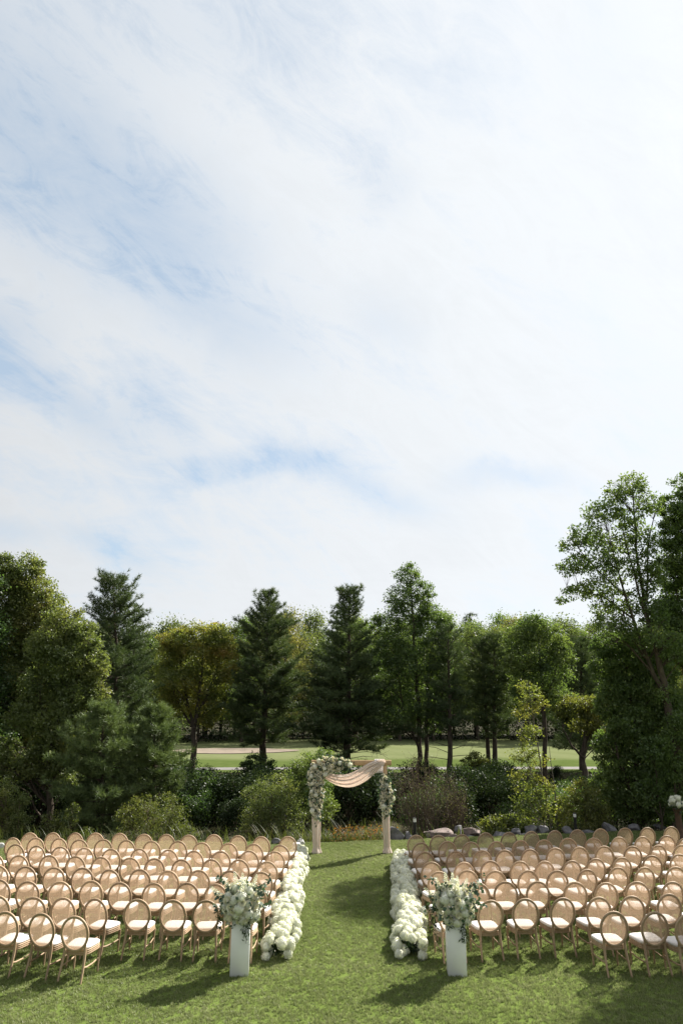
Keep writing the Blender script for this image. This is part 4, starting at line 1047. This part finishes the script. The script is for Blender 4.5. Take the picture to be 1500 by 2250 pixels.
for side, rows in (('left', LEFT), ('right', RIGHT)):
    for ri, row in enumerate(rows):
        pts = [gr(px, py, TOPZ) for px, py in row]
        X = np.array([p.x for p in pts]); Y = np.array([p.y for p in pts])
        sl = np.polyfit(X, Y, 1)[0] if len(X) > 4 else (-.10 if side == 'left' else .06)
        yaw0 = math.atan(sl) * .8
        order = sorted(range(len(row)), key=lambda q: abs(X[q]))
        for rank, q in enumerate(order):
            yaw = yaw0 + cr_.normal(0, .06)
            off = Matrix.Rotation(yaw, 2) @ Vector((0, TOPY))
            loc = (X[q] - off.x, Y[q] - off.y, .004)
            lab = f'oval-back cane chair {side} of aisle, {ORD[ri + 1]} row from the back, {ORD[rank + 1]} from the aisle'
            grp = f'oval-back cane chairs in rows {side} of the aisle'
            if first:
                CH0.location = loc; CH0.rotation_euler = (0, 0, yaw); CH0['label'] = lab; CH0['group'] = grp; first = False
            else:
                c_ = dup(CH0, loc, yaw, 1.0, lab, grp)
                c_.rotation_euler = (cr_.normal(0, .012), cr_.normal(0, .012), yaw); k_ = cr_.uniform(.74, 1.12)
                for ch in c_.children: ch.color = (k_, k_ * cr_.uniform(.97, 1.0), k_ * .98, 1)

# ------------------------------------------------------------------ flowers
def hydrangea_mesh(seed, R=.088):
    r = np.random.default_rng(seed); mb = MB()
    n = 120; i = np.arange(n); ph = np.arccos(1 - 2 * (i + .5) / n * .86); th = i * 2.39996
    D = np.stack([np.sin(ph) * np.cos(th), np.sin(ph) * np.sin(th), np.cos(ph)], 1)
    # soft lumps make the head uneven
    lump = 1 + .07 * np.sin(D[:, 0] * 5 + seed) + .07 * np.sin(D[:, 1] * 6 + 2 * seed) + r.normal(0, .07, n)
    for d_, k in zip(D, lump):
        c = d_ * R * k; c[2] *= .86; a = np.cross(d_, unit(1, r)[0]); a /= np.linalg.norm(a); b = np.cross(d_, a); s_ = R * .22 * r.uniform(.8, 1.2); tl = r.normal(0, .5); d_ = d_ + unit(1, r)[0] * .3; d_ = d_ / np.linalg.norm(d_)
        tt_ = r.uniform(.1, 1)
        for q in range(4):
            x = a * math.cos(q * 1.5708 + tl) + b * math.sin(q * 1.5708 + tl); y = np.cross(d_, x)
            mb.add([c, c + x * s_ * .55 + y * s_ * .42 + d_ * .004, c + x * s_ + d_ * (.002 + r.normal(0, .003)), c + x * s_ * .55 - y * s_ * .42 + d_ * .004], [[0, 1, 2, 3]], tt_)
    m_, k_ = 8, 14; V = []                     # inner mass that keeps the head from being see-through
    for q in range(m_ + 1):
        p_ = math.pi * q / m_
        for w in range(k_): V.append((math.sin(p_) * math.cos(w * 6.2832 / k_) * R * .88, math.sin(p_) * math.sin(w * 6.2832 / k_) * R * .88, math.cos(p_) * R * .76))
    mb.add(V, [[q * k_ + w, (q + 1) * k_ + w, (q + 1) * k_ + (w + 1) % k_, q * k_ + (w + 1) % k_] for q in range(m_) for w in range(k_)], .25)
    return mb.mesh('hydrangea_head', M['petal'])


def rose_mesh(seed, R=.045):
    r = np.random.default_rng(seed); mb = MB()
    for ring, (n, rr, hh, op) in enumerate(((3, .30, 1.0, .1), (4, .55, .95, .3), (5, .8, .8, .6), (6, 1.0, .55, .95))):
        for q in range(n):
            a = q * 6.2832 / n + ring * .7 + r.normal(0, .1); ca, sa = math.cos(a), math.sin(a); w = rr * 2.6 / n + .22; V = []
            for u in np.linspace(-1, 1, 4):
                for v in (0, .5, 1):
                    b = a + u * w; k = R * rr * (.55 + .45 * v + .25 * op * v * v) * (1 - .10 * u * u * v); V.append((math.cos(b) * k, math.sin(b) * k, R * (hh * v * (1.15 - .25 * u * u) - .35)))
            mb.add(V, [[i * 3 + j, i * 3 + 3 + j, i * 3 + 4 + j, i * 3 + 1 + j] for i in range(3) for j in range(2)], r.uniform(.1, 1))
    return mb.mesh('rose', M['rose'], True)


def spire_mesh(seed, L=.34):
    r = np.random.default_rng(seed); mb = MB(); tube(mb, [(0, 0, -.1), (.01, 0, L)], [.005, .002], 4, .1)
    for q in range(70):
        f_ = q / 70; z = L * f_; R = .034 * (1 - f_ * .75); a = q * 2.4; c = np.array([math.cos(a) * R, math.sin(a) * R, z])
        for k in range(3):
            d_ = np.array([math.cos(a + r.normal(0, .7)), math.sin(a + r.normal(0, .7)), r.uniform(-.3, .6)]); w = np.cross(d_, unit(1, r)[0]); w /= np.linalg.norm(w); s_ = .032 * (1 - .55 * f_)
            mb.add([c, c + d_ * s_ * .5 + w * s_ * .5, c + d_ * s_, c + d_ * s_ * .5 - w * s_ * .5], [[0, 1, 2, 3]], r.uniform(.5, 1))
    return mb.mesh('flower_spire', M['petal'])


HYD = [hydrangea_mesh(q) for q in (1, 2, 3, 4)]; ROS = [rose_mesh(q) for q in (5, 6, 7)]; SPI = [spire_mesh(q) for q in (8, 9)]


def put(name, me, parent, loc, direction=(0, 0, 1), sc=1.0, spin=0.0):
    o = link(name, me, parent); o.location = loc
    q = Vector(direction).to_track_quat('Z', 'Y').to_matrix().to_4x4() @ Matrix.Rotation(spin, 4, 'Z')
    o.rotation_euler = q.to_euler(); o.scale = (sc,) * 3 if np.isscalar(sc) else sc
    return o


# hydrangea borders on both sides of the aisle
def border(side, p_near, p_far, seed, n=11):
    r = np.random.default_rng(seed); a, b = gr(*p_near), gr(*p_far)
    for q in range(n):
        f_ = (q + .0) / (n - 1); c = a.lerp(b, f_) + Vector((r.normal(0, .03), 0, 0))
        t = thing('hydrangea_clump', f'white hydrangea clump edging the aisle on the {side}, {ORD[q + 1]} counting from the pedestal', 'flowers', (c.x, c.y, .004), 0, f'hydrangea clumps along the {side} side of the aisle')
        mb = MB(); leaves(mb, blob_points(150, r, .2) * [.22, .36, .13] + [0, 0, .15], .085, r)
        for k in range(14): tube(mb, [(r.normal(0, .05), r.normal(0, .12), 0), (r.normal(0, .13), r.normal(0, .2), .26)], .006, 4)
        mb.build('foliage', M['ruscus'], t)
        spots_ = []
        for k in range(900):                   # heads packed over a low mound
            x, y = r.uniform(-.25, .25), r.uniform(-.45, .45)
            h_ = .40 - 1.6 * x * x - .35 * y * y
            z = r.uniform(.09, 1) * h_ if abs(x) > .13 else h_ * r.uniform(.8, 1.02)
            z = max(z, .075)
            if all((x - u) ** 2 + (y - v) ** 2 + (z - w) ** 2 > .108 ** 2 for u, v, w in spots_): spots_.append((x, y, z))
            if len(spots_) >= 27: break
        for (x, y, z) in spots_:
            put('hydrangea_head', HYD[r.integers(0, 4)], t, (x, y, z), (x * 2.2, y * .8 - .1, z + .05), r.uniform(.85, 1.18), r.uniform(0, 6.28))


border('left', (612, 2096), (655, 1897), 111)
border('right', (905, 2092), (884, 1908), 112)


# pedestals with flower arrangements
def pedestal(label, px, py, yaw, seed, flabel):
    c = gr(px, py); t = thing('pedestal', label, 'pedestal', (c.x, c.y, .003), yaw, 'white pedestals at the aisle entrance')
    w = .155; Hh = .86
    box(MB(), (-w, -w, 0), (w, w, Hh - .022), bev=.004).build('column', M['white'], t)
    box(MB(), (-w - .006, -w - .006, Hh - .020), (w + .006, w + .006, Hh), bev=.004).build('top_plate', M['white'], t)
    r = np.random.default_rng(seed)
    f = thing('flower_arrangement', flabel, 'flowers', (c.x, c.y, Hh + .004), 0, 'pedestal flower arrangements')
    tube(MB(), [(0, 0, 0), (0, 0, .05), (0, 0, .13)], [.10, .13, .125], 16).build('bowl', M['white'], f, True)
    cc = np.array([0, -.02, .18]); taken = []
    def pick(lo, hi, zmin, gap):
        for _ in range(300):
            d_ = unit(1, r)[0]
            if d_[2] < zmin or d_[1] > .75: continue
            p = cc + d_ * [.32, .27, .33] * r.uniform(lo, hi)
            if all(np.linalg.norm(p - q_) > gap for q_ in taken): taken.append(p); return p, d_
        return None
    for k in range(34):
        s_ = pick(.70, 1.0, -.75, .115)
        if s_: put('hydrangea_head', HYD[r.integers(0, 4)], f, s_[0], s_[1], r.uniform(.75, 1.0), r.uniform(0, 6))
    for k in range(44):
        s_ = pick(.88, 1.10, -.8, .075)
        if s_: put('rose', ROS[r.integers(0, 3)], f, s_[0], s_[1], r.uniform(.85, 1.2), r.uniform(0, 6))
    for (x, y, z, dx, dz) in ((-.20, 0, .31, -.35, 1), (-.10, .02, .36, -.12, 1), (.04, 0, .34, .10, 1), (.14, -.03, .33, .35, 1), (.22, 0, .28, .8, .9), (-.28, -.05, .25, -.9, .8), (.02, -.2, .29, .05, .9), (.0, .05, .38, -.02, 1)):
        put('flower_spire', SPI[r.integers(0, 2)], f, (x, y, z), (dx, -.15, dz), r.uniform(.8, 1.05), r.uniform(0, 6))
    mb = MB(); P = cc + blob_points(230, r, .5) * [.40, .34, .38]; leaves(mb, P, .075, r, width=.75)
    for a in ((-.45, -.02, -.05), (.46, -.05, .0), (.50, 0, .42), (-.42, -.1, .15), (.40, -.12, .25), (-.40, 0, .42)):
        p1 = cc + np.array(a); tube(mb, [cc, (cc + p1) / 2 + [0, 0, .05], p1], [.004, .003, .002], 4)
        leaves(mb, cc + (p1 - cc) * r.uniform(.4, 1.05, (34, 1)) + r.normal(0, .03, (34, 3)), .07, r, width=.8)
    mb.build('eucalyptus', M['eucalyptus'], f)
    mb = MB()                                  # trailing sprigs over the edge of the plinth
    for (x, y, L) in ((.10, -.19, .42), (.06, -.20, .34), (-.14, -.18, .20), (-.36, -.08, .30), (.13, -.18, .30), (-.40, -.02, .24)):
        p0 = np.array([x, y, .06]); pts = [cc + [0, 0, -.1], p0 + [0, 0, .05], p0 + [.01, -.02, -L * .5], p0 + [.02, 0, -L]]; tube(mb, pts, .003, 4)
        n = int(L * 90); k = r.uniform(0, 1, n); leaves(mb, p0 + np.stack([k * .02, -.01 + 0 * k, .05 - k * (L + .05)], 1) + r.normal(0, .014, (n, 3)), .06, r, .7, .36)
    mb.build('trailing_sprigs', M['ruscus'], f)


pedestal('white square pedestal at the left of the aisle entrance', 526, 2140, math.radians(6), 121, 'white rose and hydrangea arrangement on the left pedestal')
pedestal('white square pedestal at the right of the aisle entrance', 1003, 2140, math.radians(-3), 122, 'white rose and hydrangea arrangement on the right pedestal')

# ------------------------------------------------------------------ the arch
PL, PR = gr(693, 1877), gr(848, 1874); AY = (PL.y + PR.y) / 2; xl, xr = PL.x, PR.x; AH = 2.66
arch = thing('wooden_arch', 'pale wooden ceremony arch of two posts and a beam on the lawn', 'arch', ((xl + xr) / 2, AY, .003)); hx = (xr - xl) / 2
for s_ in (-1, 1):
    box(MB(), (s_ * hx - .055, -.055, 0), (s_ * hx + .055, .055, AH - .152), bev=.006).build('post', M['arch_wood'], arch)
box(MB(), (-hx - .16, -.05, AH - .15), (hx + .20, .05, AH), bev=.006).build('beam', M['arch_wood'], arch)
ORI = np.array([(xl + xr) / 2, AY, 0.003])


def cloth(name, fn, nu, nv, mat, label, cat, group=None, th=.004):
    V = [fn(u, v) for u in np.linspace(0, 1, nu) for v in np.linspace(0, 1, nv)]
    Fq = [[i * nv + j, i * nv + j + 1, (i + 1) * nv + j + 1, (i + 1) * nv + j] for i in range(nu - 1) for j in range(nv - 1)]
    o = MB().add(V, Fq).build(name, mat, None, True); o.location = ORI
    m_ = o.modifiers.new('thickness', 'SOLIDIFY'); m_.thickness = th
    return tag(o, label, cat, group)


def swag(u, v):
    """drape: bunched at both ends, hanging free between; v runs from the upper to the lower hem"""
    x0, x1 = -hx + .10, hx - .02
    x = x0 + (x1 - x0) * u
    z_up = AH - .30 + (.34) * sm((u - .35) / .65) - .12 * math.sin(math.pi * min(1, u / .75)) * (u < .75)
    z_lo = AH - .34 + .38 * u ** 2.2 - .52 * (math.sin(math.pi * min(1, u * .94 + .02)) ** .85)
    if u > .93: z_up = max(z_up, AH + .018)
    z = z_up + (min(z_lo, z_up - .03) - z_up) * v
    amp = .030 * math.sin(math.pi * min(1, .12 + .8 * u)); y = -.085 - .07 * math.sin(math.pi * v) * math.sin(math.pi * u) + amp * math.sin(v * 19 + 2.0 * math.sin(u * 3)) - .02 * math.sin(v * 41 + u * 5)
    k = sm((u - .86) / .14)
    return np.array([x + .05 * k * v, y * (1 - k) + (-.09 + .18 * (v > .5) * 0) * k + .0, z * 1.0])


cloth('draped_fabric', swag, 60, 60, M['chiffon'], 'blush fabric swag hanging under the beam of the wooden arch', 'fabric')


def over(u, v):                                # the tail of the drape thrown over the beam
    a = -.35 + u * (math.pi + .9); y = -math.cos(a) * .072; z = AH - .05 + math.sin(a) * .085 if a > 0 else AH - .05 + a * .35
    if a > math.pi: z = AH - .05 - (a - math.pi) * .6
    return np.array([hx - .33 + v * .30 + .012 * math.sin(v * 30 + u), y - .012 * math.sin(v * 37), z])


cloth('fabric_knot', over, 24, 40, M['chiffon_white'], 'white chiffon end wrapped over the right part of the arch beam', 'fabric')


def post_drape(xc, seed, ztop):
    def fn(u, v):
        a = v * 6.2832; z = ztop * (1 - u); fl = .105 + .02 * math.sin(u * 3 + seed) + .055 * sm((u - .88) / .12)
        rr = fl + .014 * math.sin(a * 6 + seed + u * 2) + .008 * math.sin(a * 11 + u * 4)
        return np.array([xc + math.cos(a) * rr + .03 * u * u, math.sin(a) * rr * .9, max(z, .005 + .012 * math.sin(a * 5) ** 2)])
    return fn


cloth('post_drape', post_drape(-hx, 1, 1.55), 50, 72, M['chiffon'], 'blush fabric hanging round the left post of the arch', 'fabric', 'fabric lengths round the arch posts')
cloth('post_drape', post_drape(hx, 2.3, 1.70), 50, 72, M['chiffon'], 'blush fabric hanging round the right post of the arch', 'fabric', 'fabric lengths round the arch posts')


def garland(label, spine, seed, n_rose, n_hyd, n_leaf):
    """flowers fixed along a line of (x, z, half width) on the arch"""
    r = np.random.default_rng(seed); f = thing('flower_garland', label, 'flowers', ORI, 0, 'flower garlands on the arch')
    sp_ = np.array(spine) * [1, 1, .88]; cum = np.concatenate([[0], np.cumsum(np.hypot(*np.diff(sp_[:, :2], axis=0).T))]); cum /= cum[-1]
    def pt(front=True):
        u = r.uniform(); c = np.array([np.interp(u, cum, sp_[:, k]) for k in range(3)]); a = r.uniform(0, 6.28); k = math.sqrt(r.uniform()) * c[2]
        x = c[0] + math.cos(a) * k; z = c[1] + math.sin(a) * k; q_ = k / c[2]; y = -.10 - .15 * math.sqrt(max(0, 1 - q_ * q_)); return np.array([x, y, z]), np.array([math.cos(a) * q_, -1, math.sin(a) * q_ + .25])
    taken = []
    def go(n, gap, nm, mesh, lo, hi):
        for _ in range(n * 14):
            if n <= 0: break
            p, d_ = pt()
            if all(np.linalg.norm(p - q_) > gap for q_ in taken): taken.append(p); put(nm, mesh[r.integers(0, len(mesh))], f, p, d_, r.uniform(lo, hi), r.uniform(0, 6)); n -= 1
    go(n_hyd, .15, 'hydrangea_head', HYD, .7, .95); go(n_rose, .088, 'rose', ROS, .95, 1.4)
    P = np.array([pt()[0] for _ in range(n_leaf)]); P[:, 1] += r.uniform(.01, .2, n_leaf); c_ = P.copy(); P += r.normal(0, .045, P.shape)
    mb = MB(); leaves(mb, P, .085, r, width=.7); mb.build('eucalyptus', M['eucalyptus'], f)
    mb = MB(); Q = P[r.uniform(size=n_leaf) < .35]; leaves(mb, Q + r.normal(0, .07, Q.shape), .08, r, width=.5); mb.build('leaf_sprays', M['ruscus'], f)
    return f


garland('large white rose garland over the upper left corner of the arch',
        [(hx * .02 - .05, 2.56, .10), (-hx * .35, 2.56, .20), (-hx * .75, 2.50, .30), (-hx - .02, 2.30, .30), (-hx, 1.95, .25), (-hx + .02, 1.6, .24), (-hx, 1.3, .18), (-hx + .04, 1.02, .09)], 131, 105, 12, 1500)
garland('white rose garland halfway up the right post of the arch',
        [(hx - .02, 2.20, .08), (hx - .02, 1.95, .20), (hx + .03, 1.7, .27), (hx, 1.45, .22), (hx, 1.15, .13)], 132, 44, 4, 750)

# small white stool and cushion beside the left arch post
def pouf(label, px, py, R, h_, d_=None):
    c = gr(px, py); k = 20; mb = MB(); V = []
    lv = [(0, .92), (.02, 1), (h_ * .5, 1.04), (h_ - .03, 1), (h_ - .006, .9), (h_, .6)]
    for z, s_ in lv: V += [(math.cos(a) * R * s_, math.sin(a) * R * s_, z) for a in np.linspace(0, 6.2832, k, endpoint=False)]
    mb.add(V, [[r_ * k + j, r_ * k + (j + 1) % k, r_ * k + k + (j + 1) % k, r_ * k + k + j] for r_ in range(len(lv) - 1) for j in range(k)])
    mb.add([(0, 0, h_ + .004), *V[-k:]], [[0, 1 + j, 1 + (j + 1) % k] for j in range(k)])
    o = mb.build('pouf', M['cushion'], None, True); o.location = (c.x, c.y, .004); return tag(o, label, 'pouf', 'white poufs by the arch')


pouf('small round white pouf nearest the left arch post', 663, 1881, .13, .22)
pouf('small white pouf between the last seat and the round pouf', 651, 1876, .12, .30)

# flower stand cut by the right frame edge
c = at(1498, 1870, 24.6)
t = thing('flower_stand', 'rusty wooden stand at the right frame edge holding white flowers', 'stand', (c.x, 24.6, .003))
tube(MB(), [(0, 0, 0), (0, 0, .05), (0, 0, .9), (0, 0, 1.0)], [.16, .10, .10, .17], 12).build('post', M['rust_wood'], t, True)
f = thing('flower_bouquet', 'round bouquet of white hydrangeas on the rusty stand', 'flowers', (c.x, 24.6, 1.005))
r = np.random.default_rng(141)
for k in range(15):
    d_ = unit(1, r)[0]; d_[2] = abs(d_[2]); put('hydrangea_head', HYD[k % 4], f, d_ * [.22, .22, .26] + [0, 0, .10], d_, r.uniform(.8, 1.05), r.uniform(0, 6))
mb = MB(); leaves(mb, blob_points(160, r, .6) * [.27, .27, .26] + [0, 0, .12], .08, r); mb.build('foliage', M['ruscus'], f)
